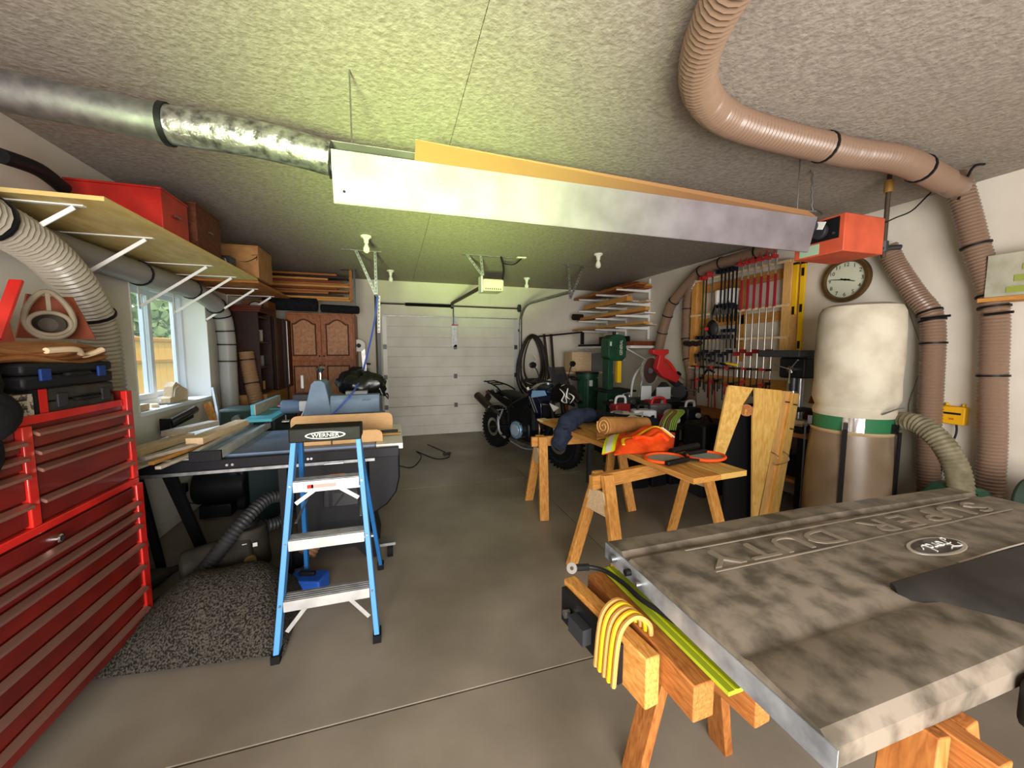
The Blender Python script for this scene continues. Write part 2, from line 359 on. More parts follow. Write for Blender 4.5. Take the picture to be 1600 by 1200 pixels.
def case(name, lab, c, d, rz, m, latch):
    t = T(name, lab, 'case', c, rz); w, l, h = d
    B().bx(-w / 2, w / 2, -l / 2, l / 2, 0, h * .52).obj('case_base', m, t, bev=.012, world=False)
    B().bx(-w / 2, w / 2, -l / 2, l / 2, h * .54, h).obj('case_lid', m, t, bev=.012, world=False)
    for y in (-l * .32, l * .32): B().bx(w / 2 - .002, w / 2 + .008, y - .025, y + .025, h * .3, h * .78).obj('latch', latch, t, world=False, bev=.003)
    B().tube([(w / 2, -.06, h * .5), (w / 2 + .018, -.05, h * .5), (w / 2 + .018, .05, h * .5), (w / 2, .06, h * .5)], .008, 8).obj('handle', 'black', t, world=False)
case('power_tool_case', 'dusty dark grey plastic case lying directly on the tray of the red chest', (-1.44, 2.12, 1.272), (.32, .38, .115), 0, mat('case_dusty', '2c2a26', .7, kind='n', col2='3b3833', scale=12), 'dark_grey')
case('power_tool_case', 'black plastic case with two blue latches under the tan leather bundle', (-1.43, 2.04, 1.389), (.34, .5, .095), .05, mat('case_black', '17181c', .5), mat('latch_blue', '1c3574', .5))
rb = T('red_carton', 'upright red and black carton edge beside the printed manuals on the chest', 'box', (-1.39, 1.86, 1.272))
B().bx(-1.5, -1.27, 1.885, 1.92, 1.273, 1.385).obj('red_panel', 'red', rb); B().bx(-1.5, -1.272, 1.868, 1.885, 1.273, 1.385).obj('black_side', 'black', rb)
pm = T('printed_carton', 'pale carton covered in small print at the left on the red chest', 'box', (-1.4, 1.75, 1.272))
B().bx(-1.55, -1.275, 1.6, 1.865, 1.273, 1.372).obj('carton', mat('print_paper', 'bdb5a5', .8, kind='n', col2='5a544c', scale=60, detail=2, lo=.42, hi=.5), pm)
for k in range(5): B().bx(-1.2749, -1.2742, 1.62, 1.84 - .03 * (k % 2), 1.285 + k * .016, 1.292 + k * .016).obj('print_line', 'dark_grey', pm)
def folds(cx, cy, cz, lx, ly, lz, n, m, t, ang=0, nm='fold'):
    for k in range(n):
        z = cz + lz * k / n; pts = [(cx + random.uniform(-.02, .02), cy + ly * (s - .5), z + .012 * math.sin(s * 7 + k) + .01) for s in (0, .25, .5, .75, 1)]
        B().tube(pts, lambda s: lx * .5 * (.75 + .25 * math.sin(s * 3.1)), 12, sq=.16).obj(nm, m, t)
lb = T('leather_bundle', 'folded tan leather aprons draped across the black case on the red chest', 'aprons', (-1.42, 1.95, 1.485))
folds(-1.4, 2.0, 1.482, .3, .56, .06, 4, 'leather_tan', lb, nm='leather_fold')
B().tube([(-1.25, 2.2, 1.535), (-1.27, 2.12, 1.51), (-1.25, 2.05, 1.535), (-1.26, 1.92, 1.53)], .012, 8).obj('hem', mat('hem_cream', 'c9b191', .8), lb)
gf = T('dust_hood', 'grey moulded plastic frame with a large round mouth standing on the leather bundle', 'dust hood', (-1.45, 2.1, 1.545))
c0 = AX(77, 492, -1.42); dd = (CO + V((.25, 0, 0)) - c0); dd.z = .02; s_, u_, d_ = frame(dd); s_ = -s_
def ring(rx, ry, cz, r, nm, m, p=.0, egg=.25):
    pts = []
    for k in range(20):
        a = 2 * PI * k / 20; f = 1 - egg * ((math.sin(a) + 1) / 2) ** 1.5 if egg else 1
        pts.append(c0 + s_ * (rx * f * math.cos(a)) + u_ * (ry * math.sin(a) + cz) + d_ * p)
    B().tube(pts, r, 10, closed=True, smooth=2).obj(nm, m, gf)
mat('hood_grey', '7f7461', .6, kind='n', col2='685e4e', scale=10)
ring(.08, .1, 0, .011, 'outer_rim', 'hood_grey', 0, .45); ring(.06, .048, -.038, .009, 'mouth_rim', 'hood_grey', .006, .0)
B().lathe([(.058, 0), (.054, -.05), (.035, -.09), (.001, -.09), (.03, -.085), (.05, -.045)], c0 - u_ * .038, d_, 24, cap=False).obj('mouth_cone', mat('cone', '4a4238', .7), gf)
B().beam(c0 + u_ * .008, c0 + u_ * .094, .013, .014, d_).obj('bridge', 'hood_grey', gf)
B().sheet(lambda a, b_: c0 - d_ * (.06 + .05 * math.sin(PI * a)) + s_ * ((a - .4) * .21 * (1.1 - b_ * .5)) + u_ * (b_ * .19 - .1), 10, 6, .006).obj('back_shell', mat('shell_brown', '7c3f2a', .6), gf)
jk = T('black_jacket', 'black padded jacket slumped at the left edge over the red chest', 'jacket', (-1.3, 1.55, 1.25))
for c, r in (((-1.3, 1.58, 1.42), (.1, .17, .13)), ((-1.27, 1.62, 1.32), (.09, .15, .1)), ((-1.26, 1.56, 1.2), (.06, .14, .12))):
    B().ell(c, r).obj('sleeve' if r[0] < .1 else 'jacket_body', 'fabric_black', jk)
# ================================================================ ducts on the left wall
def hose(name, lab, cat, pts, r, m, n=14, rib=.02, amp=.05, straps=(), grp=None, end=None, smooth=6):
    p0 = V(pts[0]); t = T(name, lab, cat, p0, 0, grp)
    B().tube(pts, r, n, rib=(rib, amp) if rib else None, smooth=smooth).obj('hose', m, t)
    P = path(pts, 8)
    for s in straps:
        i = min(len(P) - 2, int(s * (len(P) - 1))); d = (P[i + 1] - P[i]).normalized()
        B().lathe([(r * 1.09, -.007), (r * 1.12, -.007), (r * 1.12, .007), (r * 1.09, .007)], P[i], d, 18).obj('strap', 'black', t)
    return t
mat('rib_light', '9a9284', .32)
hose('ribbed_dust_hose', 'wide clear ribbed hose curving down behind the red tool chest', 'hose', [(-1.62, 1.7, 2.12), (-1.62, 2.15, 2.1), (-1.62, 2.5, 2.02), (-1.62, 2.72, 1.85), (-1.64, 2.86, 1.66), (-1.66, 2.92, 1.4), (-1.66, 2.92, 1.1)], .092, 'rib_light', straps=(.22, .62), rib=.013, amp=.045)
hose('ventilation_duct', 'long grey duct running under the high shelf and down beside the window', 'duct', [(-1.785, 2.0, 2.12), (-1.785, 2.9, 2.11), (-1.785, 3.8, 2.1), (-1.785, 4.5, 2.09), (-1.78, 4.95, 1.96), (-1.76, 5.02, 1.7), (-1.76, 5.02, 1.2), (-1.76, 5.02, .5)], .084, 'hose_grey', rib=.02, amp=.012, straps=(.25, .4, .55, .62, .7, .75, .82))
hose('ribbed_dust_hose', 'tan ribbed hose leaning between the grey duct and the dark cabinet', 'hose', [(-1.62, 5.15, 1.52), (-1.6, 5.15, 1.3), (-1.55, 5.12, 1.0), (-1.5, 5.1, .75)], .075, 'hose_tan', rib=.016, amp=.05, straps=(.2, .5, .8))
b = B().tube([AX(0, 243, -1.7), AX(60, 265, -1.7), AX(100, 295, -1.7)], .035, 12)
one(b, 'black_pipe', 'black', 'shiny black pipe at the upper left corner above the high shelf', 'pipe')
# ================================================================ high shelf and what is on it
def shelfboard(lab, y0, y1, z, m):
    t = T('high_shelf', lab, 'shelf', (XL, y0, z)); B().bx(XL + .002, -1.25, y0, y1, z, z + .02).obj('shelf_board', m, t)
    return t
s1 = shelfboard('long pale plywood shelf high on the left wall over the window', 2.3, 4.4, 2.215, wood('ply_shelf', 'd6bf80', 'c3a55f'))
s2 = shelfboard('shorter brown high shelf beyond the long plywood one, above the dark cabinets', 4.42, 5.6, 2.195, 'pine_dark')
def bracket(par, y, z, l=.5):
    b = B().bx(XL + .003, XL + l, y - .012, y + .012, z - .006, z - .0005).obj('shelf_bracket', 'white_trim', par)
    B().bx(XL + .003, XL + .007, y - .012, y + .012, z - .36, z - .006).obj('bracket_upright', 'white_trim', b)
    B().beam((XL + .01, y, z - .34), (XL + l - .04, y, z - .012), .02, .006, (0, 1, 0)).obj('bracket_brace', 'white_trim', b)
for y in (2.4, 2.95, 3.75, 4.25): bracket(s1, y, 2.215)
for y in (4.85, 5.45): bracket(s2, y, 2.195)
def crate(name, lab, cat, x0, x1, y0, y1, z0, z1, m, hole=True, rope=False):
    t = T(name, lab, cat, ((x0 + x1) / 2, (y0 + y1) / 2, z0))
    B().bx(x0, x1, y0, y1, z0 + .001, z1).obj('box_body', m, t, bev=.003)
    B().bx(x0 - .004, x1 + .004, y0 - .004, y1 + .004, z1, z1 + .012).obj('box_top', m, t, bev=.002)
    if hole: B().tube([(x1 + .004 + .012 * math.sin(a * PI), (y0 + y1) / 2 + .035 * math.cos(a * PI), (z0 + z1) / 2 + .02) for a in (0, .25, .5, .75, 1)], .006, 8).obj('rope_handle', 'steel', t)
    return t
crate('red_crate', 'red painted wooden crate with a metal handle on the high shelf', 'crate', -1.8, -1.34, 2.98, 3.3, 2.236, 2.52, 'red_paint')
crate('brown_crate', 'dark reddish brown crate behind the red one on the high shelf', 'crate', -1.8, -1.33, 3.4, 3.8, 2.236, 2.58, wood('crate_brown', '6a3a26', '4a2618'))
am = crate('cardboard_box', 'cardboard box with a black curved arrow, at the far end of the high shelf', 'box', -1.6, -1.23, 4.38, 4.82, 2.238, 2.53, 'card', hole=False)
P = [AY(x, y, 4.372) for x, y in ((374, 408), (385, 409), (396, 405), (402, 401))]
B().tube(P, lambda s: .004 + .008 * s, 6, smooth=4, sq=.3).obj('printed_arrow', 'black', am)
B().tube([AY(x, y, 4.372) for x, y in ((394, 399), (402, 398), (401, 407))], .005, 6, smooth=1, sq=.4).obj('printed_arrowhead', 'black', am)
B().bx(-1.60, -1.23, 4.58, 4.62, 2.5425, 2.5435).obj('tape', mat('tape', 'b58d5b', .4), am)
t = T('old_camera', 'small dark camera with a round lens between the brown crate and the cardboard box', 'camera', (-1.42, 4.1, 2.236))
B().bx(-1.5, -1.34, 4.02, 4.14, 2.237, 2.36).obj('camera_body', 'dark_steel', t, bev=.006); B().cyl((-1.4, 4.02, 2.31), (-1.4, 3.985, 2.31), .03).obj('lens', 'steel', t)
B().beam((-1.35, 4.0, 2.24), (-1.38, 4.0, 2.33), .012, .01).obj('prop', 'white_trim', t)
# ================================================================ window sill bits, wall roller
t = T('tape_dispenser', 'curved pale wooden block holder standing on the window sill', 'holder', (-1.98, 4.35, WZ0))
B().prism([(-.16, 0), (.16, 0), (.16, .1), (.04, .15), (-.04, .19), (-.1, .15), (-.12, .06), (-.16, .05)], (-2.0, 4.35, WZ0 + .004), (0, 1, 0), (0, 0, 1), .07).obj('block', 'pine_pale', t, bev=.004)
B().tube([(-1.925, 4.24, WZ0 + .06), (-1.925, 4.27, WZ0 + .13), (-1.925, 4.33, WZ0 + .15)], .006, 6).obj('groove_wire', 'white', t)
for i, (y, l, h, x) in enumerate([(3.75, .16, .05, -1.93), (3.82, .1, .03, -2.04), (4.0, .12, .025, -1.96)]):
    one(B().cb((x, y, WZ0 + .004 + h / 2), (.05, l, h), (0, 0, .3 * i)), 'wood_offcut', 'pine_pale' if i != 1 else 'board_grey', ['longest pine offcut at the near end of the window sill', 'small greyish offcut against the window glass', 'thin pine offcut in the middle of the window sill'][i], 'offcut', 'offcuts on the window sill', bev=.002)
for i in range(4):
    one(B().cyl((-2.02 + .04 * i, 4.05 + .03 * (i % 2), WZ0 + .012), (-1.98 + .04 * i, 4.14 + .02 * i, WZ0 + .012), .006, n=8), 'metal_rod', 'steel', ['metal rod nearest the camera among the offcuts on the sill', 'second metal rod on the sill', 'third metal rod on the sill, before the block holder', 'metal rod on the sill closest to the block holder'][i], 'rod', 'metal rods on the sill')
t = T('roller_stand_head', 'black roller on a bracket low on the wall under the window', 'roller', (-1.8, 4.05, .84))
B().cyl((-1.8, 3.85, .93), (-1.8, 4.3, .98), .035, n=18).obj('roller', 'black_gloss', t); B().beam((-1.83, 3.87, .89), (-1.83, 4.3, .93), .04, .05).obj('carrier', 'black', t); B().bx(-1.85, -1.78, 3.83, 3.85, .85, .97).obj('end_plate', 'black', t)
t = T('power_outlet', 'black plug and cord in the white outlet low on the left wall', 'outlet', (XL, 4.1, .3))
B().bx(XL + .001, XL + .008, 4.07, 4.15, .22, .34).obj('cover_plate', 'white_trim', t, bev=.002); B().bx(XL + .0085, XL + .06, 4.08, 4.14, .25, .33).obj('plug', 'black', t, bev=.006)
B().tube([(XL + .05, 4.1, .25), (XL + .06, 4.12, .15), (XL + .12, 4.25, .08), (-1.6, 4.35, .02)], .005, 6).obj('cord', 'black', t)
# ================================================================ step ladder
ZT = 1.12
ld = T('step_ladder', 'blue fibreglass step ladder with white aluminium steps standing before the table saw', 'ladder', (-.37, 2.4, 0))
def fr(s, z): # front rail centre line
    k = (1.1 - z) / 1.1; return V((-.355 + s * (.155 + .082 * k), 2.27 - .22 * k, z))
def br(s, z):
    k = (1.1 - z) / 1.1; return V((-.355 + s * (.145 + .09 * k), 2.33 + .43 * k, z))
for s in (-1, 1):
    r = B().beam(fr(s, .0), fr(s, 1.1), .026, .062, (0, 1, 0)).obj('front_rail', 'blue_fibre', ld, bev=.003)
    for z in (.28, .565, .85):
        p = fr(s, z) + V((0, -.034, -.02)); B().cyl(p, p + V((0, -.006, 0)), .006, n=10).obj('rivet', 'steel', r)
    B().cb(fr(s, .02), (.04, .08, .04)).obj('rubber_foot', 'black_rubber', r)
    r = B().beam(br(s, .0), br(s, 1.1), .024, .045, (0, 1, 0)).obj('rear_rail', mat('blue_dark', '2a6aa8', .45), ld, bev=.003)
    B().cb(br(s, .02), (.04, .06, .04)).obj('rubber_foot', 'black_rubber', r)
for i, z in enumerate((.28, .565, .85)):
    a, b_ = fr(-1, z), fr(1, z); y = a.y
    st = B().bx(a.x + .014, b_.x - .014, y - .036, y + .045, z - .002, z + .0).bx(a.x + .014, b_.x - .014, y - .036, y - .033, z - .055, z).obj('step', 'aluminium', ld)
    for k in range(4): B().bx(a.x + .014, b_.x - .014, y - .03 + .019 * k, y - .022 + .019 * k, z + .0002, z + .003).obj('tread_ridge', 'galv', st)
    if i == 2: B().bx(a.x + .1, a.x + .22, y - .0375, y - .0365, z - .04, z - .02).obj('warning_sticker', mat('sticker', 'b9958c', .5), st); B().bx(a.x + .08, a.x + .11, y - .0375, y - .0365, z - .04, z - .02).obj('red_sticker', 'red', st)
    if i != 1:
        for s in (-1, 1): B().beam((a.x + .02 if s < 0 else b_.x - .02, y - .02, z - .17 if i == 0 else z - .12), (a.x + .11 if s < 0 else b_.x - .11, y - .02, z - .056), .02, .006, (0, 1, 0)).obj('step_brace', 'aluminium', ld)
for z in (.3, .7): B().beam(br(-1, z), br(1, z), .03, .012, (0, 0, 1)).obj('rear_brace', 'aluminium', ld)
for s in (-1, 1): B().beam(fr(s, .62) + V((.03 * s * -1, .04, 0)), br(s, .66) + V((.03 * s * -1, -.03, 0)), .012, .004).obj('spreader', 'steel', ld)
tp = B().bx(-.53, -.18, 2.21, 2.36, 1.05, 1.125).obj('top_cap', mat('cap', '121110', .6), ld, bev=.006)
B().bx(-.48, -.42, 2.2095, 2.2097, 1.098, 1.104).obj('slot', 'black', tp); B().bx(-.29, -.22, 2.2095, 2.2097, 1.098, 1.104).obj('slot', 'black', tp)
n = 28
def oval(rx, ry, dp, m): B().prism([(rx * math.cos(2 * PI * k / n), ry * math.sin(2 * PI * k / n)) for k in range(n)], (-.355, 2.2092 - dp, 1.084), (1, 0, 0), (0, 0, 1), .0005).obj('badge_oval', m, tp, sm=False)
oval(.098, .02, .0005, 'white'); oval(.09, .0155, .0012, 'black'); 
text('WERNER', 'badge_lettering', 'white', tp, (-.355, 2.2062, 1.084), (1, 0, 0), (0, 0, 1), .029, .001, sx=1.15)
# ================================================================ table saw with extension table
TS = .862
ts = T('table_saw', 'black cabinet table saw with grey tops and long rails, behind the blue ladder', 'table saw', (-.6, 3.2, 0))
mat('saw_top', '8191ad', .4, .2, kind='n', col2='66768f', scale=5, lo=.3, hi=.7)
B().bx(-1.2, -.14, 2.87, 3.62, TS - .035, TS).obj('saw_table', 'saw_top', ts, bev=.002)
B().bx(-1.72, -1.205, 2.84, 4.05, TS - .03, TS - .005).obj('side_table', mat('melamine', 'bdbab2', .5, kind='n', col2='a9a59a', scale=4), ts, bev=.002)
B().beam((-1.66, 2.82, TS - .045), (.02, 2.82, TS - .045), .045, .065).obj('front_rail', mat('rail_black', '15151a', .45, .2), ts, bev=.003)
B().beam((-1.66, 2.785, TS - .085), (-.14, 2.785, TS - .085), .012, .022).obj('front_rail', 'galv', ts, bev=.002)
B().beam((-1.2, 3.66, TS - .05), (.04, 3.66, TS - .05), .04, .06).obj('rear_rail', 'rail_black', ts)
for x in (-1.02, -.99, -.56, -.54): B().cyl((x, 2.797, TS - .05), (x, 2.79, TS - .05), .008, n=10).obj('rail_bolt', 'steel', ts)
cb = B().bx(-.68, -.2, 2.92, 3.5, .2, TS - .05).obj('cabinet', mat('saw_black', '0e0e10', .5, kind='n', col2='17171a', scale=4), ts, bev=.008)
B().prism([(-.17, .0), (.0, .0), (.055, -.05), (.055, -.22), (.03, -.33), (-.04, -.42), (-.17, -.5)], (-.03, 2.95, .80), (1, 0, 0), (0, 0, 1), -.5).obj('motor_cover', 'saw_black', ts, bev=.012)
B().bx(-.5, -.27, 2.912, 2.919, .42, .6).obj('access_door', 'black_gloss', ts, bev=.003)
st_ = B().bx(-.45, -.35, 2.909, 2.9115, .62, .66).obj('warning_label', mat('lab_orange', 'c9512e', .5), ts)
B().bx(-.45, -.35, 2.909, 2.9115, .59, .618).obj('warning_label', 'light_grey', ts)
B().prism([(-.26, .2), (.26, .2), (.3, 0), (.22, 0), (.14, .1), (-.14, .1), (-.22, 0), (-.3, 0)], (-.44, 2.92, 0.0), (1, 0, 0), (0, 0, 1), -.56).obj('base_stand', 'black', ts)
B().cyl((-.08, 2.9, .05), (-.04, 2.9, .05), .05).obj('caster_wheel', 'black_rubber', ts); B().bx(-.14, -.02, 2.86, 2.95, .1, .12).obj('foot_pedal', 'steel', ts)
B().bx(-.46, -.34, 2.76, 2.9, TS - .09, TS - .082).obj('fence_lock', 'steel', ts)
for p, q in (((-1.6, 3.0, TS - .04), (-1.6, 3.2, 0)), ((-1.42, 2.95, TS - .04), (-1.46, 3.45, 0))):
    B().beam(p, q, .045 if p[0] < -1.5 else .07, .03, (0, 1, 0)).obj('table_leg', 'black', ts)
B().beam((-.72, 2.84, TS - .1), (-.72, 2.86, .0), .05, .05).obj('table_leg', 'black', ts)
# fence (grey/white box beam across the table) and its head
fn = T('rip_fence', 'long grey metal rip fence with black end cap lying across the saw table', 'fence', (-1.0, 3.2, TS))
for x0, x1, z1 in ((-1.2, -1.165, .05), (-1.07, -1.035, .05), (-1.163, -1.072, .03)):
    B().beam(((x0 + x1) / 2, 2.78, TS + z1 / 2 + .001), ((x0 + x1) / 2, 3.78, TS + z1 / 2 + .001), x1 - x0, z1).obj('fence_face' if z1 > .04 else 'fence_tube', 'aluminium' if z1 > .04 else 'machine_blue', fn, bev=.002)
B().bx(-1.202, -1.034, 2.755, 2.778, TS - .01, TS + .055).obj('end_cap', 'black', fn, bev=.003)
# router wing with MDF fences
rw = T('router_table_wing', 'white router wing with two rounded tan fence boards at the right end of the saw', 'router table', (-.2, 3.1, TS))
B().bx(-.135, .05, 2.86, 3.62, TS - .04, TS).obj('wing_top', 'white', rw, bev=.002)
def rfence(y, x0, x1, h): 
    r = .045; pl = [(x0, 0), (x1, 0)] + [(x1 - r + r * math.cos(a), h - r + r * math.sin(a)) for a in (0, .5, 1, 1.57)] + [(x0 + r - r * math.sin(a), h - r + r * math.cos(a)) for a in (0, .5, 1, 1.57)]
    return B().prism(pl, (0, y, TS + .002), (1, 0, 0), (0, 0, 1), -.018)
rfence(2.95, -.66, -.44, .09).obj('fence_board', 'mdf', rw); rfence(2.95, -.43, -.09, .09).obj('fence_board', 'mdf', rw)
rfence(3.42, -.8, -.02, .14).obj('rear_fence_board', 'mdf', rw)
B().bx(-.43, -.09, 2.97, 3.2, TS + .002, TS + .012).obj('base_board', 'mdf', rw)
B().bx(-.3, .02, 3.2, 3.235, TS + .013, TS + .03).obj('track', 'black', rw); B().bx(-.2, .04, 3.12, 3.16, TS + .013, TS + .02).obj('push_stick', 'pine', rw)
# boards piled on the left of the saw table
bd = [((-1.62, 2.78), (-1.5, 3.45), .1, .045, 0, 'pine_pale', 'thick pale board at the wall side of the pile'), ((-1.42, 2.62), (-1.3, 3.3), .07, .012, 0, 'board_grey', 'thin greyish lath sticking out furthest over the rail'),
      ((-1.34, 2.66), (-1.24, 3.3), .03, .02, .013, 'pine', 'narrow yellow strip near the fence'), ((-1.28, 2.6), (-1.2, 3.2), .03, .018, 0, 'board_grey', 'narrow grey strip beside the rip fence'),
      ((-1.27, 3.0), (-1.22, 3.7), .1, .045, .046, 'pine_pale', 'thick pale plank lying on top of the pile'), ((-1.36, 2.95), (-1.28, 3.5), .08, .02, .02, 'board_grey', 'short greyish board in the middle of the pile'),
      ((-1.58, 3.35), (-1.44, 3.75), .09, .04, .046, 'board_grey', 'short pale block on the thick board at the wall side'), ((-1.4, 2.7), (-1.26, 3.05), .05, .02, .034, 'board_grey', 'small whitish offcut on the strips')]
for p, q, w_, h, dz, m, lab in bd:
    z = TS + .003 + dz + h / 2; one(B().beam((p[0], p[1], z), (q[0], q[1], z), w_, h), 'board', m, lab + ' on the saw table', 'board', 'boards piled on the saw table', bev=.002)
# ================================================================ under and around the table
t = T('air_compressor', 'small black machine with a rounded housing under the saw table by the wall', 'compressor', (-1.62, 4.0, 0))
B().cyl((-1.78, 4.2, .26), (-1.36, 4.2, .26), .16, n=20).obj('tank', 'black', t, bev=.02); B().bx(-1.7, -1.45, 4.0, 4.3, .02, .14).obj('base', 'black', t, bev=.01)
B().tube([(-1.72, 4.1, .4), (-1.66, 4.1, .5), (-1.48, 4.1, .5), (-1.42, 4.1, .4)], .018, 8).obj('handle', 'black', t)
B().cyl((-1.4, 4.05, .12), (-1.34, 4.05, .12), .06).obj('wheel', 'black_rubber', t)
for i, x in enumerate((-1.36, -1.02)):
    t = T('battery_crate', ['black crate with pale papers on top, left one under the saw', 'black crate with bluish papers on top, right one under the saw'][i], 'crate', (x + .14, 4.3, 0), 0, 'crates under the saw table')
    B().bx(x, x + .28, 4.2, 4.55, 0, .34).obj('crate_body', 'black', t, bev=.012); B().bx(x + .2, x + .24, 4.196, 4.1995, .24, .26).obj('label', 'white', t)
    B().bx(x + .08, x + .2, 4.24, 4.5, .342, .355).obj('papers', 'machine_blue' if i else 'white', t); B().tube([(x + .02, 4.25, .35), (x + .05, 4.3, .42), (x + .08, 4.3, .36)], .012, 6).obj('cable', 'red' if i else 'black', t)
hose('ribbed_dust_hose', 'pale ribbed hose dropping behind the two black crates under the saw', 'hose', [(-1.14, 4.72, .86), (-1.15, 4.72, .6), (-1.2, 4.7, .35), (-1.3, 4.7, .1)], .07, 'rib_light', rib=.013, straps=(.3,))
sv = T('shop_vacuum', 'dusty dark shop vacuum lying on the floor under the saw table', 'vacuum', (-1.0, 2.95, 0))
B().cyl((-1.3, 2.8, .15), (-.95, 2.92, .17), .12, .145, n=20).obj('tank', mat('vac_dusty', '26231f', .7, kind='n', col2='39342c', scale=8), sv, bev=.02)
B().cyl((-.98, 2.95, .06), (-.98, 2.95, .34), .13, .11, n=20).obj('motor_head', 'vac_dusty', sv, bev=.015); B().cyl((-.98, 2.95, .34), (-.98, 2.95, .38), .06).obj('cap', 'black', sv, bev=.008)
B().cyl((-.93, 2.80, .17), (-.92, 2.775, .17), .035).obj('valve', mat('brass', '8a7a4a', .5, .3), sv)
for x in (-.96, -.9): B().cb((x, 2.815, .26), (.025, .004, .025), (0, 0, .2)).obj('label', 'white', sv)
B().tube([(-1.25, 2.62, .08), (-1.12, 2.7, .22), (-.98, 2.82, .4), (-.86, 3.0, .5), (-.76, 3.1, .44), (-.8, 3.08, .3), (-.9, 3.0, .3)], .042, 14, rib=(.012, .07)).obj('hose', mat('vac_hose', '2b2b2c', .5), sv)
t = T('dusty_bag', 'dusty black bag slumped behind the shop vacuum near the wall', 'bag', (-1.4, 2.8, 0))
B().tube([(-1.7, 2.85, .05), (-1.5, 2.95, .07), (-1.35, 3.1, .07), (-1.15, 3.25, .05)], lambda s: .05 + .03 * math.sin(s * 9), 12).obj('bag_body', 'vac_dusty', t)
ms = mat('mesh_cloth', '4b453c', .9, kind='n', col2='12110e', scale=110, bump=1, detail=2, lo=.4, hi=.62)
def hump(a, b_):
    x = -1.42 + .86 * a; y = 2.15 + .62 * b_ - .1 * a; e = max(0, math.sin(PI * min(1, a * 1.02)) ** .5) * max(0, math.sin(PI * b_)) ** .5
    return (x, y, .02 + e * (.2 + .2 * a) + .02 * math.sin(a * 14 + b_ * 5) * e)
one(B().sheet(hump, 26, 16, .012), 'mesh_tarp', ms, 'crumpled black mesh tarp heaped on the floor left of the ladder', 'tarp')
t = T('blue_tool_box', 'bright blue box on the floor behind the ladder rails', 'box', (-.5, 2.72, 0)); B().cb((-.56, 2.62, .05), (.22, .14, .1), (0, 0, -.3)).obj('box_body', 'blue', t, bev=.01); B().cb((-.56, 2.62, .115), (.1, .03, .025), (0, 0, -.3)).obj('handle', 'black', t, bev=.005)
hose('ribbed_dust_hose', 'short tan ribbed hose on the floor under the saw cabinet', 'hose', [(-.62, 2.9, .1), (-.55, 3.0, .2), (-.45, 3.15, .3)], .06, 'hose_tan', rib=.013)
one(B().tube([(-.02, 5.3, .006), (.2, 5.1, .006), (.35, 5.6, .006), (.3, 5.9, .006), (.55, 5.4, .006), (.75, 5.55, .006), (.5, 6.3, .006)], .006, 6), 'extension_cord', 'black', 'thin dark extension cord snaking on the concrete before the garage door', 'cord')
one(B().cb((.72, 5.6, .02), (.12, .04, .03), (0, 0, .3)), 'power_strip', 'dark_steel', 'small dark connector block at the end of the floor cord', 'connector', bev=.005)
# ================================================================ jointer
jt = T('jointer', 'cyan topped jointer with upright fence and dark green stand, left of the drum sander', 'jointer', (-1.1, 3.95, 0))
mat('jt', '4aa0ae', .35)
B().bx(-1.22, -1.0, 3.68, 4.25, .93, .955).obj('infeed_table', 'jt', jt, bev=.003); B().bx(-1.22, -1.0, 4.3, 4.8, .935, .96).obj('outfeed_table', 'jt', jt, bev=.003)
B().bx(-1.22, -1.19, 3.9, 4.7, .957, 1.05).obj('fence', 'jt', jt, bev=.003); B().bx(-1.19, -1.182, 3.9, 4.7, .957, 1.05).obj('fence_facing', 'board_grey', jt)
B().ell((-1.0, 4.3, .985), (.12, .1, .025)).obj('blade_guard', mat('guard', '8c3f46', .4), jt)
B().bx(-1.2, -1.02, 3.85, 4.6, .62, .93).obj('stand', 'dark_teal', jt, bev=.01); B().bx(-1.24, -.98, 3.8, 4.65, 0, .62).obj('cabinet', 'dark_teal', jt, bev=.01)
B().cyl((-.99, 3.95, .88), (-.93, 3.95, .88), .018).obj('hand_wheel', 'chrome', jt); B().cyl((-.96, 3.95, .88), (-.96, 3.95, .94), .006, n=8).obj('crank', 'steel', jt)
t = T('wood_lathe', 'dusty green machine with knobs beyond the jointer near the wall', 'lathe', (-1.5, 4.6, .6))
B().bx(-1.68, -1.35, 4.45, 4.75, .62, .95).obj('headstock', mat('gd', '2c3a30', .6), t, bev=.03); B().cyl((-1.5, 4.45, .85), (-1.5, 4.38, .85), .04).obj('spindle', 'steel', t); B().cyl((-1.35, 4.6, .92), (-1.31, 4.6, .92), .025).obj('knob', 'light_grey', t)
B().bx(-1.7, -1.33, 4.4, 4.8, 0, .62).obj('cabinet', 'vac_dusty', t)
# ================================================================ drum sander
ds = T('drum_sander', 'grey blue open ended drum sander with a tapered column and side motor', 'sander', (-.5, 4.05, 0))
cl = B(); cl.loft([[V((x, y, z)) for x, y in ((xa, 3.95), (xb, 3.95), (xb, 4.25), (xa, 4.25))] for z, xa, xb in ((.87, -.83, -.56), (1.22, -.74, -.62), (1.25, -.71, -.65))]); cl.obj('column', 'machine_blue', ds, bev=.006)
B().bx(-.78, -.68, 3.94, 3.949, .9, .915).obj('name_plate', 'white', ds)
B().lathe([(.012, 0), (.012, .07), (.035, .09), (.045, .11), (.02, .13)], (-.68, 4.1, 1.25), (0, 0, 1), 16).obj('height_crank', 'chrome', ds)
B().cyl((-.82, 4.0, 1.18), (-.82, 4.0, 1.3), .012, n=10).obj('lever', 'light_grey', ds); B().bx(-.9, -.76, 3.98, 4.2, 1.07, 1.12).obj('motor_mount', 'dark_grey', ds)
B().cyl((-1.02, 4.08, 1.0), (-.86, 4.08, 1.0), .065, n=24).obj('motor', mat('mb', '5c7088', .4), ds, bev=.01); B().bx(-.86, -.78, 4.0, 4.16, .96, 1.06).obj('motor_box', 'light_grey', ds, bev=.01)
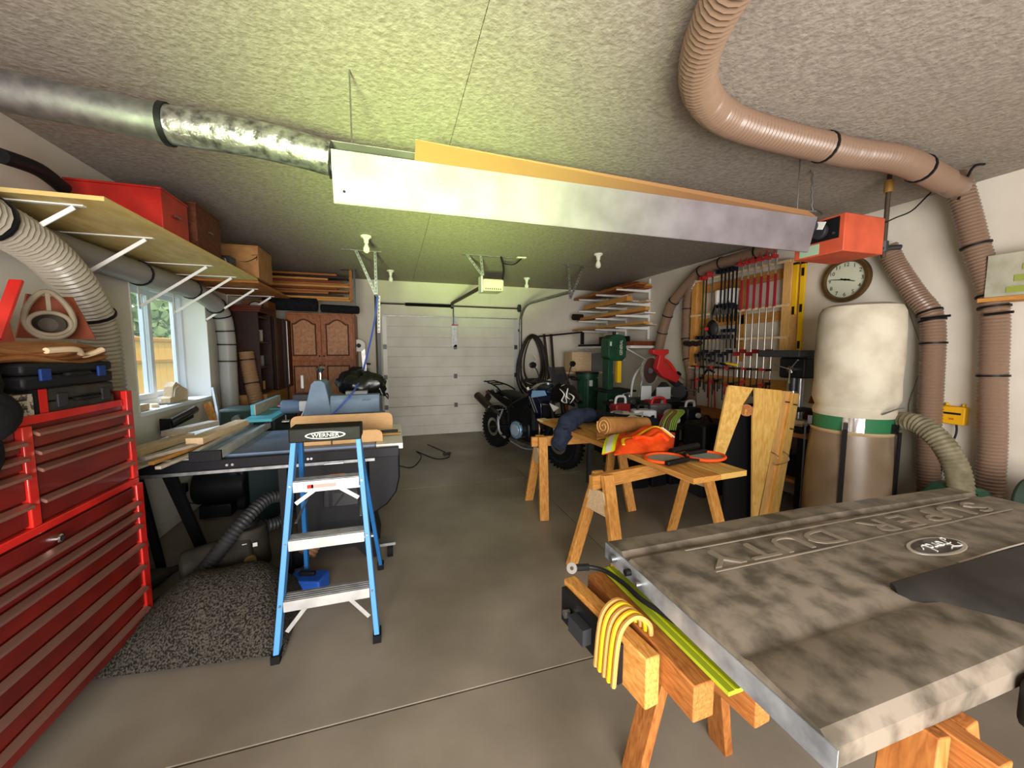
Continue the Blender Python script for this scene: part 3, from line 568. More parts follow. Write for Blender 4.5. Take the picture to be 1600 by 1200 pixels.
hp = [(0, 0), (0, .13), (.03, .17), (.16, .17), (.2, .12), (.2, 0)]
B().prism(hp, (-.58, 3.93, .935), (0, 1, 0), (0, 0, 1), .44).obj('drum_cover', 'machine_blue', ds, bev=.006)
text('sander', 'cover_lettering', 'dark_grey', ds, (-.26, 3.9285, 1.06), (1, 0, 0), (0, 0, 1), .03, .001, .3)
B().bx(-.6, -.09, 3.85, 4.3, .83, .85).obj('table_frame', 'black', ds); B().bx(-.58, -.1, 3.86, 4.28, .851, .895).obj('conveyor_table', mat('conv', '7fb3bf', .5), ds, bev=.004)
B().bx(-.45, -.25, 3.98, 4.08, 1.107, 1.14).obj('control_box', 'grey', ds, bev=.004)
B().bx(-.86, -.1, 3.88, 4.3, .76, .829).obj('stand_top', 'black', ds)
for x, y in ((-.82, 3.92), (-.14, 3.92), (-.82, 4.26), (-.14, 4.26)): B().beam((x, y, 0), (x, y, .76), .04, .04).obj('stand_leg', 'black', ds)
B().tube([(-.82, 4.0, .96), (-.84, 3.95, .88), (-.8, 3.9, .83)], .006, 6).obj('cord', 'light_grey', ds)
pb = T('black_plastic_bag', 'crumpled shiny black plastic bag lying on the drum sander cover', 'bag', (-.3, 4.2, 1.1))
def bag(a, b_):
    th = a * 2 * PI; ph = b_ * PI; c = V((-.32, 4.35, 1.16)); f = 1 + .1 * math.sin(5 * th + 3 * ph) + .06 * math.sin(11 * th - 5 * ph)
    return c + V((.24 * math.sin(ph) * math.cos(th) * f, .15 * math.sin(ph) * math.sin(th) * f, (-.14 * math.cos(ph) + .05 * math.exp(-((th - 2.6) ** 2))) * f))
B().sheet(bag, 30, 14, .003).obj('bag_body', mat('bag_black', '0b0c0e', .3, bump=.4, kind='n', scale=12), pb)
B().sheet(lambda a, b_: V((-.16 + .1 * a, 4.2 + .2 * b_, 1.14 - .1 * a + .02 * math.sin(a * 9 + b_ * 6))), 12, 6, .01).obj('bag_neck', 'bag_black', pb)
one(B().loft([[p + V((0, 0, 0)), p + V((.022, 0, 0)), p + V((.022, .003, 0)), p + V((0, .003, 0))] for p in path([AY(588, 462, 5.0), AY(584, 500, 4.85), AY(572, 555, 4.6), AY(562, 590, 4.35), AY(548, 615, 3.9), AY(525, 640, 3.86), AY(512, 652, 3.84)], 4)]), 'blue_strap', 'blue_strap', 'blue ratchet strap hanging from the perforated ceiling bracket down to the sander', 'strap')
# ================================================================ folding ladder behind the bag
t = T('folding_ladder', 'white hinged folding aluminium ladder leaning on the wall left of the garage door', 'ladder', (-.42, 6.9, 0))
hc = AY(561, 540, 6.8)
B().cyl(hc + V((0, -.05, 0)), hc + V((0, 0, 0)), .1, n=20).obj('hinge_disc', 'white', t, bev=.005); B().cyl(hc + V((0, -.06, 0)), hc + V((0, -.051, 0)), .035).obj('hinge_bolt', 'black', t)
for s in (-1, 1):
    B().beam(hc + V((s * .06, -.02, -.02)), V((hc.x + s * .14, 6.75, 0)), .06, .05, (0, 1, 0)).obj('rail', 'aluminium', t)
    B().cyl(hc + V((s * .07 - .1 * (s < 0), -.03, -.3)), hc + V((s * .07 + .1 * (s > 0), -.03, -.3)), .015, n=8).obj('lock_pin', 'dark_steel', t)
for z in (.4, .75, 1.1): B().cyl((hc.x - .1, 6.76, z), (hc.x + .1, 6.76, z), .015, n=10).obj('rung', 'aluminium', t)
one(B().beam(AY(575, 575, 6.85), AY(582, 596, 6.75), .03, .03), 'metal_bracket', 'aluminium', 'small pale metal strut beside the folding ladder', 'bracket')
# ================================================================ oak cabinet and wall stuff at the back left
oc = T('oak_cabinet', 'tall oak cabinet with arched raised panel doors against the back wall', 'cabinet', (-1.05, 6.8, 0))
OX0, OX1, OY = -1.52, -.57, 6.5
B().bx(OX0, OX1, OY + .02, YB - .01, 0, 2.1).obj('carcass', 'oak', oc, bev=.003)
def odoor(x0, x1, z0, z1, arch, hx):
    d = B().bx(x0, x1, OY - .004, OY + .018, z0, z1).obj('door', 'oak', oc, bev=.004); w_ = x1 - x0; m_ = .06
    def arc(i, top): 
        pts = [(x0 + m_ + i, z0 + m_ + i), (x1 - m_ - i, z0 + m_ + i)]
        if top:
            for k in range(13):
                s = 1 - k / 12; x = x0 + m_ + i + (w_ - 2 * m_ - 2 * i) * s; pts.append((x, z1 - .13 - i + .07 * math.sin(PI * max(0, min(1, (s - .12) / .76)))))
        else: pts += [(x1 - m_ - i, z1 - m_ - i), (x0 + m_ + i, z1 - m_ - i)]
        return pts
    B().prism(arc(0, arch), (0, OY - .0045, 0), (1, 0, 0), (0, 0, 1), .0004).obj('panel_groove', mat('oak_dark', '4a2410', .6), d, sm=False)
    B().prism(arc(.02, arch), (0, OY - .014, 0), (1, 0, 0), (0, 0, 1), -.0092 if False else .0001).obj('x', 'oak', d) if False else None
    pl = arc(.02, arch); b = B().prism(pl, (0, OY - .006, 0), (1, 0, 0), (0, 0, 1), .007); b.obj('raised_panel', wood('oak_light', 'b98560', '8f5f3e', .45), d, bev=.003)
    B().ell((hx, OY - .02, z0 + .06 if arch else z1 - .06), .014, n=10, m=6).obj('knob', 'dark_steel', d)
xm = (OX0 + OX1) / 2
for x0, x1, hx in ((OX0 + .02, xm - .004, xm - .03), (xm + .004, OX1 - .02, xm + .03)):
    odoor(x0, x1, 1.39, 2.07, True, hx); odoor(x0, x1, .12, 1.365, False, hx)
# rolled fabric on top of the cabinet
for i, (a, b_) in enumerate((((-1.75, 6.35, 2.21), (-1.05, 6.35, 2.2)), ((-1.1, 6.5, 2.17), (-.5, 6.5, 2.15)))):
    if i == 1: a = (-1.02, 6.4, 2.165); b_ = (-.48, 6.4, 2.15)
    t = T('fabric_roll', ['thicker black fabric roll at the left on top of the oak cabinet', 'thinner black fabric roll at the right on top of the oak cabinet'][i], 'roll', a)
    B().cyl(a, b_, .095 if i == 0 else .06, n=18).obj('roll_body', 'fabric_black', t, bev=.02); B().lathe([(.02, 0), (.035, .002)], V(b_) + V((.002, 0, 0)), (1, 0, 0), 12, cap=False).obj('core', 'dark_grey', t)
# lumber racked near the ceiling
lr = T('lumber_rack', 'wooden frame hung from the ceiling holding boards over the oak cabinet', 'rack', (-1.1, 6.6, 2.2))
for x in (-.6,): B().bx(x, x + .04, 6.3, 6.34, 2.26, 2.735).obj('upright', 'pine_dark', lr)
for z in (2.27, 2.47): B().bx(-1.78, -.56, 6.345, 6.385, z, z + .03).obj('rail', 'pine', lr)
B().bx(-.72, -.5, 6.28, 6.36, 2.728, 2.738).obj('ceiling_plate', 'dark_steel', lr)
B().beam((-.53, 6.3, 2.2), (-.53, 6.3, 2.727), .03, .03).obj('hanger', 'dark_steel', lr)
k = 0
labs = ['top', 'second', 'third', 'fourth', 'fifth', 'sixth']
for z in (2.505, 2.305):
    for i in range(5):
        zz = z + .034 * i; x1 = [-.62, -.7, -.9, -.62, -.78][i]; x0 = -1.78 + .06 * (i % 3)
        m = ['pine_dark', 'red_wood', 'pine', 'walnut', 'pine_dark'][(i + k) % 5]
        one(B().bx(x0, x1, 6.36 + .012 * (i % 2), 6.56 + .02 * (i % 3), zz, zz + .028), 'board', m, f"{['dark brown','reddish','yellow','nearly black','brown'][(i+k)%5]} board, {['bottom','second','middle','fourth','top'][i]} of the {'upper' if z>2.4 else 'lower'} layer over the oak cabinet", 'board', 'boards racked over the oak cabinet')
    k += 2
# dark cabinet, clock case, cartons along the left wall
dc = T('dark_bookcase', 'tall dark walnut case with open shelves standing against the left wall', 'cabinet', (-1.65, 5.6, 1.0))
B().bx(-1.86, -1.5, 5.2, 5.22, 1.02, 1.98).obj('side_panel', 'walnut', dc); B().bx(-1.86, -1.5, 5.66, 5.68, 1.02, 1.98).obj('side_panel', 'walnut', dc)
B().bx(-1.86, -1.845, 5.22, 5.66, 1.02, 1.98).obj('back_panel', 'walnut', dc)
for i in range(4): B().bx(-1.845, -1.51, 5.22, 5.66, 1.02 + .3 * i, 1.04 + .3 * i).obj('shelf', 'walnut', dc)
for i in range(3): B().bx(-1.87, -1.47 + .01 * i, 5.17, 5.7, 1.98 + .025 * i, 2.005 + .025 * i).obj('crown', wood('crown', '57261a', '3c160d', .4), dc, bev=.004)
for i, z in enumerate((1.05, 1.35, 1.65)):
    for j in range(4): one(B().cyl((-1.6, 5.3 + .1 * j, z - .009), (-1.6, 5.3 + .1 * j, z + .1 + .02 * ((i + j) % 3)), .03, n=12), 'jar', ['grey', 'board_grey', 'dark_teal', 'card'][(i + j) % 4], f"{['grey','pale','dark green','tan'][(i+j)%4]} jar, {['nearest','second','third','furthest'][j]} on the {['lowest','middle','upper'][i]} shelf of the dark case", 'jar', 'jars in the dark case')
for i, (y0, lab) in enumerate(((5.9, 'brown wooden cupboard door beside the dark case'), (6.22, 'second brown cupboard door with a white edge strip, nearer the oak cabinet'))):
    t = T('hanging_cupboard', lab, 'cupboard', (-1.7, y0 + .15, 1.0)); B().bx(-1.86, -1.52 + .05 * i, y0, y0 + .29, 1.0, 1.98).obj('cupboard_body', 'walnut', t); 
    B().bx(-1.515 + .05 * i, -1.5 + .05 * i, y0 + .005, y0 + .285, 1.01, 1.97).obj('cupboard_door', wood('cup', '4b2c20', '38200f'), t)
    B().bx(-1.498 + .05 * i, -1.49 + .05 * i, y0 + .01, y0 + .03, 1.05, 1.95).obj('edge_strip', 'white' if i else 'walnut', t)
t = T('mantel_clock', 'wooden clock with arched glass face standing on the dark case', 'clock', (-1.68, 5.9, 1.99))
B().bx(-1.85, -1.56, 5.85, 6.2, 1.985, 2.19).obj('clock_case', wood('cc', '8a5a34', '6a4022'), t, bev=.005); B().cyl((-1.7, 5.849, 2.08), (-1.7, 5.84, 2.08), .085, n=24).obj('clock_face', 'light_grey', t); B().tube([(-1.7 + .09 * math.cos(a), 5.842, 2.08 + .09 * math.sin(a)) for a in [i * .524 for i in range(12)]], .008, 6, closed=True, smooth=1).obj('bezel', 'walnut', t)
for i, (x0, x1, y0, y1, z0, z1) in enumerate(((-1.86, -1.45, 5.2, 5.75, .62, 1.0), (-1.86, -1.5, 5.85, 6.35, .6, .98), (-1.84, -1.48, 5.85, 6.4, .25, .59), (-1.86, -1.45, 5.2, 5.75, .2, .6))):
    crate('cardboard_box', ['brown carton directly under the dark case', 'brown carton under the cupboard doors, upper of two', 'lower carton under the cupboard doors', 'lower carton under the dark case'][i], 'box', x0, x1, y0, y1, z0, z1, 'card', hole=False)
crate('wood_bench', 'low wooden bench carrying the cartons by the left wall', 'bench', -1.86, -1.4, 5.18, 6.42, .0, .18, 'pine_dark', hole=False)
t = T('leaning_stand', 'thin dark metal stand with a clamp between the cupboards and oak cabinet', 'stand', (-1.6, 6.4, 0)); B().cyl((-1.58, 6.45, 0), (-1.58, 6.45, 1.4), .015, n=8).obj('pole', 'black', t); B().cb((-1.58, 6.43, 1.2), (.16, .05, .08)).obj('clamp_head', 'dark_steel', t); B().cyl((-1.58, 6.45, 0), (-1.58, 6.45, .02), .12).obj('base', 'black', t)
t = T('silver_level', 'silver box section straightedge leaning by the window corner', 'straightedge', (-1.8, 4.95, .6)); B().beam((-1.66, 4.5, .65), (-1.8, 4.72, 1.14), .06, .02, (1, 0, 0)).obj('beam', 'aluminium', t)
for i in range(3): one(B().beam((-1.72 + .03 * i, 4.62 + .06 * i, .63), (-1.84 + .02 * i, 4.66 + .06 * i, 1.0 - .07 * i), .07, .02, (0, 1, 0)), 'leaning_offcut', 'pine', ['tallest','middle','shortest'][i] + ' yellow offcut leaning under the window by the straightedge', 'offcut', 'offcuts leaning under the window')
# ================================================================ ceiling: bulbs, brackets, opener
def bulb(px, py, lab):
    p = AZ(px, py, ZC); t = T('light_fixture', lab, 'light', (p.x, p.y, ZC), 0, 'bare bulbs on the ceiling')
    B().lathe([(.055, -.004), (.055, -.02), (.035, -.03), (.024, -.05), (.024, -.08)], (p.x, p.y, ZC), n=20).obj('porcelain_socket', 'white', t)
    B().lathe([(.014, -.08), (.02, -.10), (.034, -.135), (.03, -.165), (.012, -.18), (.001, -.182)], (p.x, p.y, ZC), n=18).obj('bulb', mat('bulb', 'f2efe6', .25), t)
bulb(572, 368, 'bare bulb with a yellowed socket left of centre, nearest of the left ones'); bulb(935, 396, 'bare bulb on the ceiling right of the opener, nearest the heater'); bulb(610, 422, 'small bare bulb near the back wall above the garage door, left'); bulb(823, 434, 'small bare bulb near the back wall right of the opener')
def perf(p, q, par, m='galv', w_=.032, nm='angle_iron', n=9):
    p, q = V(p), V(q); a = B().beam(p, q, w_, .004, (0, 1, 0)).obj(nm, m, par)
    L_ = (q - p).length; d = (q - p) / L_
    b = B()
    for k in range(int(L_ / .045)):
        c = p + d * (.03 + .045 * k); b.beam(c - d * .009 + V((0, -.0026, 0)), c + d * .009 + V((0, -.0026, 0)), .008, .001, (0, 1, 0))
    if b.v:
        o = b.obj('bolt_hole', 'black', a, sm=False); o['kind'] = 'stuff'
    return a
hb = T('ceiling_bracket', 'perforated steel V bracket holding the blue strap left of the opener', 'bracket', (-.3, 5.08, ZC))
y = 5.08; top0, top1 = AY(533, 391, y).x, AY(596, 392, y).x
B().bx(top0, top1, y, y + .03, ZC - .008, ZC - .001).obj('ceiling_strip', 'galv', hb)
bot = AY(588, 462, y); perf((AY(556, 392, y).x, y, ZC - .009), bot, hb); perf((AY(586, 392, y).x, y - .006, ZC - .009), bot + V((0, -.006, 0)), hb)
perf(bot + V((.03, -.006, 0)), AY(592, 520, y) , hb, 'white_trim'); B().tube([bot + V((.02 * math.cos(a), -.02, .02 * math.sin(a) - .01)) for a in [i * .785 for i in range(8)]], .005, 6, closed=True, smooth=1).obj('hook_ring', 'black', hb)
hb = T('ceiling_bracket', 'steel V bracket at the far right end of the garage door track', 'bracket', (2.5, 5.05, ZC))
y = 5.05; B().bx(AY(879, 413, y).x, AY(930, 414, y).x, y, y + .03, ZC - .008, ZC - .001).obj('ceiling_strip', 'galv', hb)
bt = AY(891, 467, y); perf((AY(888, 414, y).x, y, ZC - .009), bt, hb); perf((AY(912, 414, y).x, y - .006, ZC - .009), bt, hb)
op = T('garage_door_opener', 'cream garage door opener box hung under the ceiling on perforated straps', 'door opener', (1.2, 4.9, 2.3))
ob = AY(770, 445, 4.95); ox, oz = ob.x, ob.z
B().bx(ox - .14, ox + .14, 4.9, 5.2, oz - .085, oz + .07).obj('motor_housing', 'cream', op, bev=.025); B().bx(ox - .16, ox - .142, 4.92, 5.1, oz - .1, oz + .11).obj('mount_plate', 'white_trim', op)
for k in range(8): B().bx(ox - .11 + .028 * k, ox - .1 + .028 * k, 4.895, 4.8995, oz - .07, oz - .05).obj('vent_slot', 'dark_grey', op)
B().bx(ox - .08, ox + .08, 4.95, 5.1, oz + .07, oz + .085).obj('top_plate', 'black', op)
y = 4.9; B().bx(AY(722, 384, y).x, AY(800, 388, y).x, y, y + .035, ZC - .008, ZC - .001).obj('ceiling_strip', 'galv', op)
bt = V((ox - .15, y, oz + .1))
perf((AY(730, 385, y).x, y, ZC - .009), bt, op); perf((AY(751, 385, y).x, y - .006, ZC - .009), bt + V((.005, -.006, 0)), op)
B().tube([(ox + .13, 4.95, oz + .07), (ox + .14, 4.92, oz + .2), (ox + .1, 4.9, oz + .35), (ox + .1, 4.9, ZC - .01)], .014, 8).obj('power_conduit', 'black', op)
B().tube([(ox + .11, 4.9, ZC - .08), (ox + .25, 4.85, ZC - .1), (ox + .36, 4.85, ZC - .02)], .008, 6).obj('wall_cord', 'black', op); B().bx(ox + .3, ox + .42, 4.83, 4.88, ZC - .012, ZC - .001).obj('outlet_plate', 'white', op)
B().beam((ox - .1, 5.1, oz), (AY(706, 468, YB - .12).x, YB - .12, 2.37), .035, .04).obj('drive_rail', 'brown_rod', op)
dx = AY(708, 470, YB - .1).x
B().beam((dx, YB - .11, 2.36), (dx, YB - .11, 1.98), .02, .02).obj('door_arm', 'dark_steel', op); B().beam((dx, YB - .11, 1.98), (dx, YB - .082, 1.62), .03, .008, (0, 1, 0)).obj('door_arm', 'galv', op)
B().cb((dx + .02, YB - .13, 1.99), (.12, .03, .015)).obj('release_handle', 'red', op)
sp = T('torsion_spring_shaft', 'steel shaft with a black spring above the garage door', 'spring', (1.0, YB - .12, 2.33))
B().cyl((DX0 - .05, YB - .1, 2.335), (DX1 + .05, YB - .1, 2.32), .013, n=10).obj('shaft', 'brown_rod', sp)
B().tube([(.22 + .008 * 0, YB - .1, 2.333), (1.02, YB - .1, 2.328)], .028, 12, rib=(.008, .1)).obj('spring', 'black', sp)
for x, r in ((DX0 - .03, .04), (1.03, .05), (DX1 + .02, .07)): B().cyl((x - .02, YB - .1, 2.33), (x + .02, YB - .1, 2.33), r, n=18).obj('cable_drum', 'dark_steel', sp)
tr = T('garage_door_track', 'right hand galvanised door track curving from vertical to the ceiling bracket', 'track', (DX1 + .06, YB - .1, 0))
B().tube([(DX1 + .05, YB - .09, 0), (DX1 + .05, YB - .09, 1.0), (DX1 + .05, YB - .09, 1.95), (DX1 + .05, YB - .16, 2.2), (DX1 + .06, YB - .45, 2.36), (DX1 + .1, 6.1, 2.375), (bt.x if False else AY(891, 467, 5.05).x, 5.05, 2.36)], .025, 6, smooth=5).obj('rail', 'galv', tr)
for z in (.4, 1.2, 1.9): B().bx(DX1 + .03, DX1 + .09, YB - .07, YB - .002, z, z + .04).obj('track_bracket', 'dark_steel', tr)
B().beam((DX1 + .09, YB - .02, 0), (DX1 + .09, YB - .02, 2.3), .035, .03).obj('jamb_angle', 'galv', tr)
tr = T('garage_door_track', 'left hand dark door track running straight up beside the garage door', 'track', (DX0 - .06, YB - .1, 0))
B().beam((DX0 - .05, YB - .09, 0), (DX0 - .05, YB - .09, 2.45), .03, .04).obj('rail', 'dark_steel', tr); B().beam((DX0 - .1, YB - .02, 0), (DX0 - .1, YB - .02, 2.5), .03, .03).obj('jamb_angle', 'brown_rod', tr)
for z in (.4, 1.2, 1.9): B().bx(DX0 - .09, DX0 - .03, YB - .07, YB - .002, z, z + .04).obj('track_bracket', 'dark_steel', tr)
# ================================================================ tube heater
ht = T('tube_heater', 'long grey heater reflector hood hung below the ceiling with a warm reflection coloured into its inner face', 'heater', (1.2, 1.9, 2.2))
HX0, HX1 = -.235, 2.66
pr = [(1.93, 2.19), (1.885, 2.395), (1.775, 2.43)]
mat('hood_metal', '8a8489', .5, .25, kind='n', col2='756f73', scale=5, bump=.05, detail=8); mat('hood_warm_reflection', '9c734e', .5, .2)  # inner panel's brown stands in for a warm reflection in the hood
def strip(a, b_, nm, m, x0=HX0, x1=HX1, t=.003):
    d = V((0, b_[0] - a[0], b_[1] - a[1])); n_ = V((1, 0, 0)).cross(d).normalized() * t; A = [V((x0, *a)), V((x1, *a)), V((x1, *b_)), V((x0, *b_))]
    return B().add(A + [p + n_ for p in A], [(3, 2, 1, 0), (4, 5, 6, 7), (0, 1, 5, 4), (1, 2, 6, 5), (2, 3, 7, 6), (3, 0, 4, 7)]).obj(nm, m, ht, sm=False)
strip(pr[0], pr[1], 'reflector_panel', 'hood_metal'); B().add([V((HX0 + .35, *pr[1])), V((HX1, *pr[1])), V((HX1 - .12, 1.86, 2.415)), V((HX0 + .35, *pr[2])), V((HX0 + .35, pr[1][0], pr[1][1] + .003)), V((HX1, pr[1][0], pr[1][1] + .003)), V((HX1 - .12, 1.86, 2.418)), V((HX0 + .35, pr[2][0], pr[2][1] + .003))], [(3, 2, 1, 0), (4, 5, 6, 7), (0, 1, 5, 4), (1, 2, 6, 5), (2, 3, 7, 6), (3, 0, 4, 7)]).obj('inner_panel', 'hood_warm_reflection', ht, sm=False)
B().beam((HX0, 1.932, 2.188), (HX1, 1.932, 2.188), .012, .008).obj('rolled_edge', 'hood_metal', ht)
B().cyl((HX0 - .02, 1.98, 2.36), (HX1 + .15, 1.98, 2.36), .05, n=20).obj('burner_tube', 'dark_steel', ht)
strip((1.89, 2.43), (2.1, 2.43), 'top_panel', 'hood_metal'); strip((2.1, 2.43), (2.15, 2.3), 'rear_panel', 'hood_metal')
for x in (-.15, 2.5): B().cyl((x, 1.9, 2.435), (x, 1.9, ZC), .004, n=6).obj('hanger_wire', 'steel', ht)
B().cyl((-.19, 1.918, 2.235), (-.19, 1.914, 2.235), .006, n=8).obj('screw', 'black', ht)
ch = AZ(1268, 265, 2.74)
B().tube([(ch.x + .01 * (k % 2), ch.y - .002 * k, ZC - .03 * k) for k in range(11)], .006, 6, smooth=1).obj('hanging_chain', 'steel', ht); B().tube([(ch.x + .05, 2.0, 2.5), (ch.x + .08, 1.95, 2.45), (HX1, 1.93, 2.4)], .006, 6).obj('hook', 'steel', ht)
ob_ = T('burner_box', 'bright orange burner box with a black fan opening at the heater right end', 'burner', (2.95, 1.95, 2.18))
bx0, bx1, by0, by1, bz0, bz1 = 2.79, 3.17, 1.8, 2.12, 2.175, 2.415
B().bx(bx0, bx1, by0, by1, bz0, bz1).obj('box_housing', 'orange_box', ob_, bev=.006)
B().bx(bx0 - .006, bx0 - .0005, by0 + .03, by1 - .05, bz0 + .09, bz1 - .015).obj('fan_plate', 'black', ob_)
B().cyl((bx0 - .04, 1.94, 2.33), (bx0 - .006, 1.94, 2.33), .05, n=20).obj('fan_motor', 'dark_grey', ob_, bev=.006)
for y in (1.86, 2.03): B().cyl((bx0 - .012, y, 2.3), (bx0 - .006, y, 2.3), .008, n=8).obj('bolt', 'steel', ob_)
B().bx(bx0 - .003, bx0 - .0005, 1.95, 2.08, bz0 + .01, bz0 + .08).obj('rating_label', mat('lab_green', '9db89a', .5), ob_); B().cb((bx0 - .05, 1.92, 2.36), (.004, .06, .05), (.3, .2, 0)).obj('hang_tag', 'white', ob_)
gp = T('gas_pipe', 'dark vertical gas pipe with brass fittings dropping from the ceiling beside the burner', 'pipe', (3.3, 1.86, 2.2))
B().cyl((3.3, 1.87, 2.18), (3.3, 1.87, ZC), .014, n=12).obj('pipe', 'brown_rod', gp); B().cyl((3.3, 1.87, 2.62), (3.3, 1.87, 2.7), .026, n=12).obj('ceiling_fitting', mat('brass2', 'a57a3c', .5, .4), gp)
B().tube([(3.3, 1.87, 2.24), (3.36, 1.85, 2.25), (3.4, 1.83, 2.25)], .018, 8).obj('elbow', 'dark_steel', gp); B().cyl((3.3, 1.87, 2.22), (3.3, 1.87, 2.29), .024, n=10).obj('tee_fitting', 'dark_steel', gp); B().cyl((3.17, 1.87, 2.24), (3.3, 1.87, 2.24), .014, n=10).obj('branch_pipe', 'dark_steel', gp)
one(B().tube([AX(1376, 351, 3.16), AY(1400, 340, 1.9), AX(1425, 329, 3.6), AX(1450, 305, 3.7), AX(1474, 284, 3.78)], .005, 6), 'black_cable', 'black', 'thin black cable slung from the burner box to the right wall hose', 'cable')
# foil duct running from the heater to the left
fd = T('exhaust_duct', 'silver foil wrapped exhaust duct joining the heater hood to the left wall', 'duct', (-.8, 1.9, 2.38))
mat('foil', 'b8b6b8', .3, .85, kind='n', col2='3f3c3e', scale=26, bump=1.0, detail=5, lo=.3, hi=.6)
B().tube([(-.83, 1.93, 2.42), (-.5, 1.92, 2.405), (-.24, 1.92, 2.37)], .07, 20).obj('foil_wrap', 'foil', fd); B().tube([(-1.85, 1.95, 2.5), (-1.3, 1.94, 2.46), (-.83, 1.93, 2.42)], .068, 20).obj('metal_pipe', 'galv', fd)
B().lathe([(.074, -.01), (.078, -.01), (.078, .01), (.074, .01)], (-.83, 1.93, 2.42), (1, 0, -.05), 20).obj('clamp_band', 'black', fd)
# ================================================================ right wall hoses
mat('rib_brown', '7f6756', .32)
XH = 3.93
h1 = hose('ribbed_dust_hose', 'nearest brown ribbed hose crossing the ceiling and running down the right wall', 'hose',
     [(.95, -1.9, 2.64), (.95, .2, 2.64), (1.05, 1.1, 2.65), (1.5, 1.56, 2.66), (2.4, 1.62, 2.65), (2.9, 1.60, 2.655), (3.45, 1.66, 2.63)], .072, 'rib_brown', rib=.012, straps=(.05, .3, .66, .9))
q = [(3.52, 1.66, 2.6), (3.66, 1.66, 2.45), (3.84, 1.64, 2.12), (3.93, 1.6, 1.9), (3.95, 1.53, 1.7), (3.95, 1.52, 1.3), (3.95, 1.5, .3)]
hose('ribbed_dust_hose', 'brown ribbed hose at the far right running down the wall from the ceiling elbow', 'hose', [AX(1492, 268, 3.84), AX(1508, 320, 3.88), AX(1527, 392, 3.93), AX(1548, 455, 3.95), AX(1554, 500, 3.95), AX(1551, 600, 3.95), AX(1550, 700, 3.95), (3.95, 1.5, .3)], .07, 'rib_brown', rib=.012, straps=(.28, .46, .53, .7), smooth=8)
t = T('hose_elbow', 'clear elbow joining the ceiling hose to the rightmost wall hose', 'elbow', (3.52, 1.66, 2.6)); B().tube([(3.45, 1.66, 2.63), (3.6, 1.66, 2.61), AX(1492, 268, 3.82), AX(1495, 282, 3.84)], .066, 14).obj('elbow_pipe', 'rib_brown', t); B().tube([(3.62, 1.66, 2.53), (3.6, 1.6, 2.7), (3.68, 1.58, ZC - .01)], .008, 6).obj('zip_tie', 'black', t)
hose('ribbed_dust_hose', 'brown ribbed hose right of the clock bending down the wall to the floor', 'hose', [AX(1385, 385, 3.9), AX(1400, 415, 3.94), AX(1430, 460, 3.95), AX(1452, 488, 3.95), AX(1458, 520, 3.95), AX(1455, 600, 3.95), AX(1450, 700, 3.95), (3.95, 1.8, .3)], .07, 'rib_brown', rib=.012, straps=(.44, .5, .62), smooth=8)
for px, py in ((1467, 495), (1566, 489)):
    p = AX(px, py, 3.96); t = T('hose_hanger', ['black hook hanger on the hose right of the clock', 'black hook hanger on the rightmost wall hose'][px > 1500], 'hanger', p); B().cyl(AX(px - 28, py + 3, 3.87), AX(px + 18, py - 2, 3.87), .009, n=8).obj('hook_bar', 'black', t)
hose('ribbed_dust_hose', 'brown hose running along the ceiling edge above the clamp rack', 'hose', [(3.9, 3.2, 2.63), (3.9, 3.6, 2.61), (3.9, 3.95, 2.6), (3.9, 4.25, 2.56)], .072, 'rib_brown', rib=.012, amp=.02, straps=(.2, .6, .95))
hose('ribbed_dust_hose', 'brown hose slanting down the right wall behind the lumber shelves', 'hose', [(3.9, 4.25, 2.56), (3.9, 4.5, 2.4), (3.9, 4.75, 2.2), (3.92, 4.85, 2.05), (3.92, 4.95, 1.8), (3.92, 5.05, 1.45)], .07, 'rib_brown', rib=.012, amp=.02, straps=(.35, .6, .8))
hose('ribbed_dust_hose', 'brown ribbed hose dropping vertically along the left edge of the clamp rack', 'hose', [(3.93, 4.3, 2.5), (3.95, 4.45, 2.3), (3.95, 4.48, 1.9), (3.95, 4.45, 1.5), (3.95, 4.35, 1.1), (3.95, 4.32, .3)], .065, 'rib_brown', rib=.012, straps=(.3, .5, .65))
t = T('blast_gate', 'clear blast gate fitting with a steel plate on the hose beside the miter saw', 'gate', (3.9, 4.4, 1.2)); B().cyl((3.86, 4.4, 1.05), (3.8, 4.75, 1.32), .06, n=16).obj('fitting', 'hose_clear', t); B().cyl((3.83, 4.5, 1.15), (3.82, 4.53, 1.17), .085, n=16).obj('gate_ring', 'black', t)
B().bx(3.75, 3.95, 4.2, 4.5, .99, 1.0).obj('plate', 'steel', t)
# ================================================================ clock
cc = V((4.0, 2.555, 2.185)); ck = T('wall_clock', 'round wall clock with a bronze rim and cream face, on the right wall', 'clock', (4.02, 2.555, 2.0))
R = .195
B().cyl((4.045, cc.y, cc.z), (4.02, cc.y, cc.z), R - .01, n=40).obj('face', mat('clock_face', 'c9cbb5', .5), ck)
B().lathe([(R - .035, .012), (R - .025, .035), (R, .035), (R + .012, .015), (R + .012, 0), (R - .035, 0)], (4.03, cc.y, cc.z), (-1, 0, 0), 40, cap=False).obj('rim', mat('bronze', '6f5537', .35, .7), ck)
for k in range(1, 13):
    a = PI / 2 - k * PI / 6; text(str(k), 'numeral', 'black', ck, (4.018, cc.y - math.cos(a) * .135, cc.z + math.sin(a) * .135), (0, -1, 0), (0, 0, 1), .05, .001)
def hand(a, l, w_): d = V((0, -math.cos(a), math.sin(a))); B().beam(V((4.014, cc.y, cc.z)) - d * .04, V((4.014, cc.y, cc.z)) + d * l, w_, .002, (1, 0, 0), w_ * .4).obj('hand', 'black', ck)
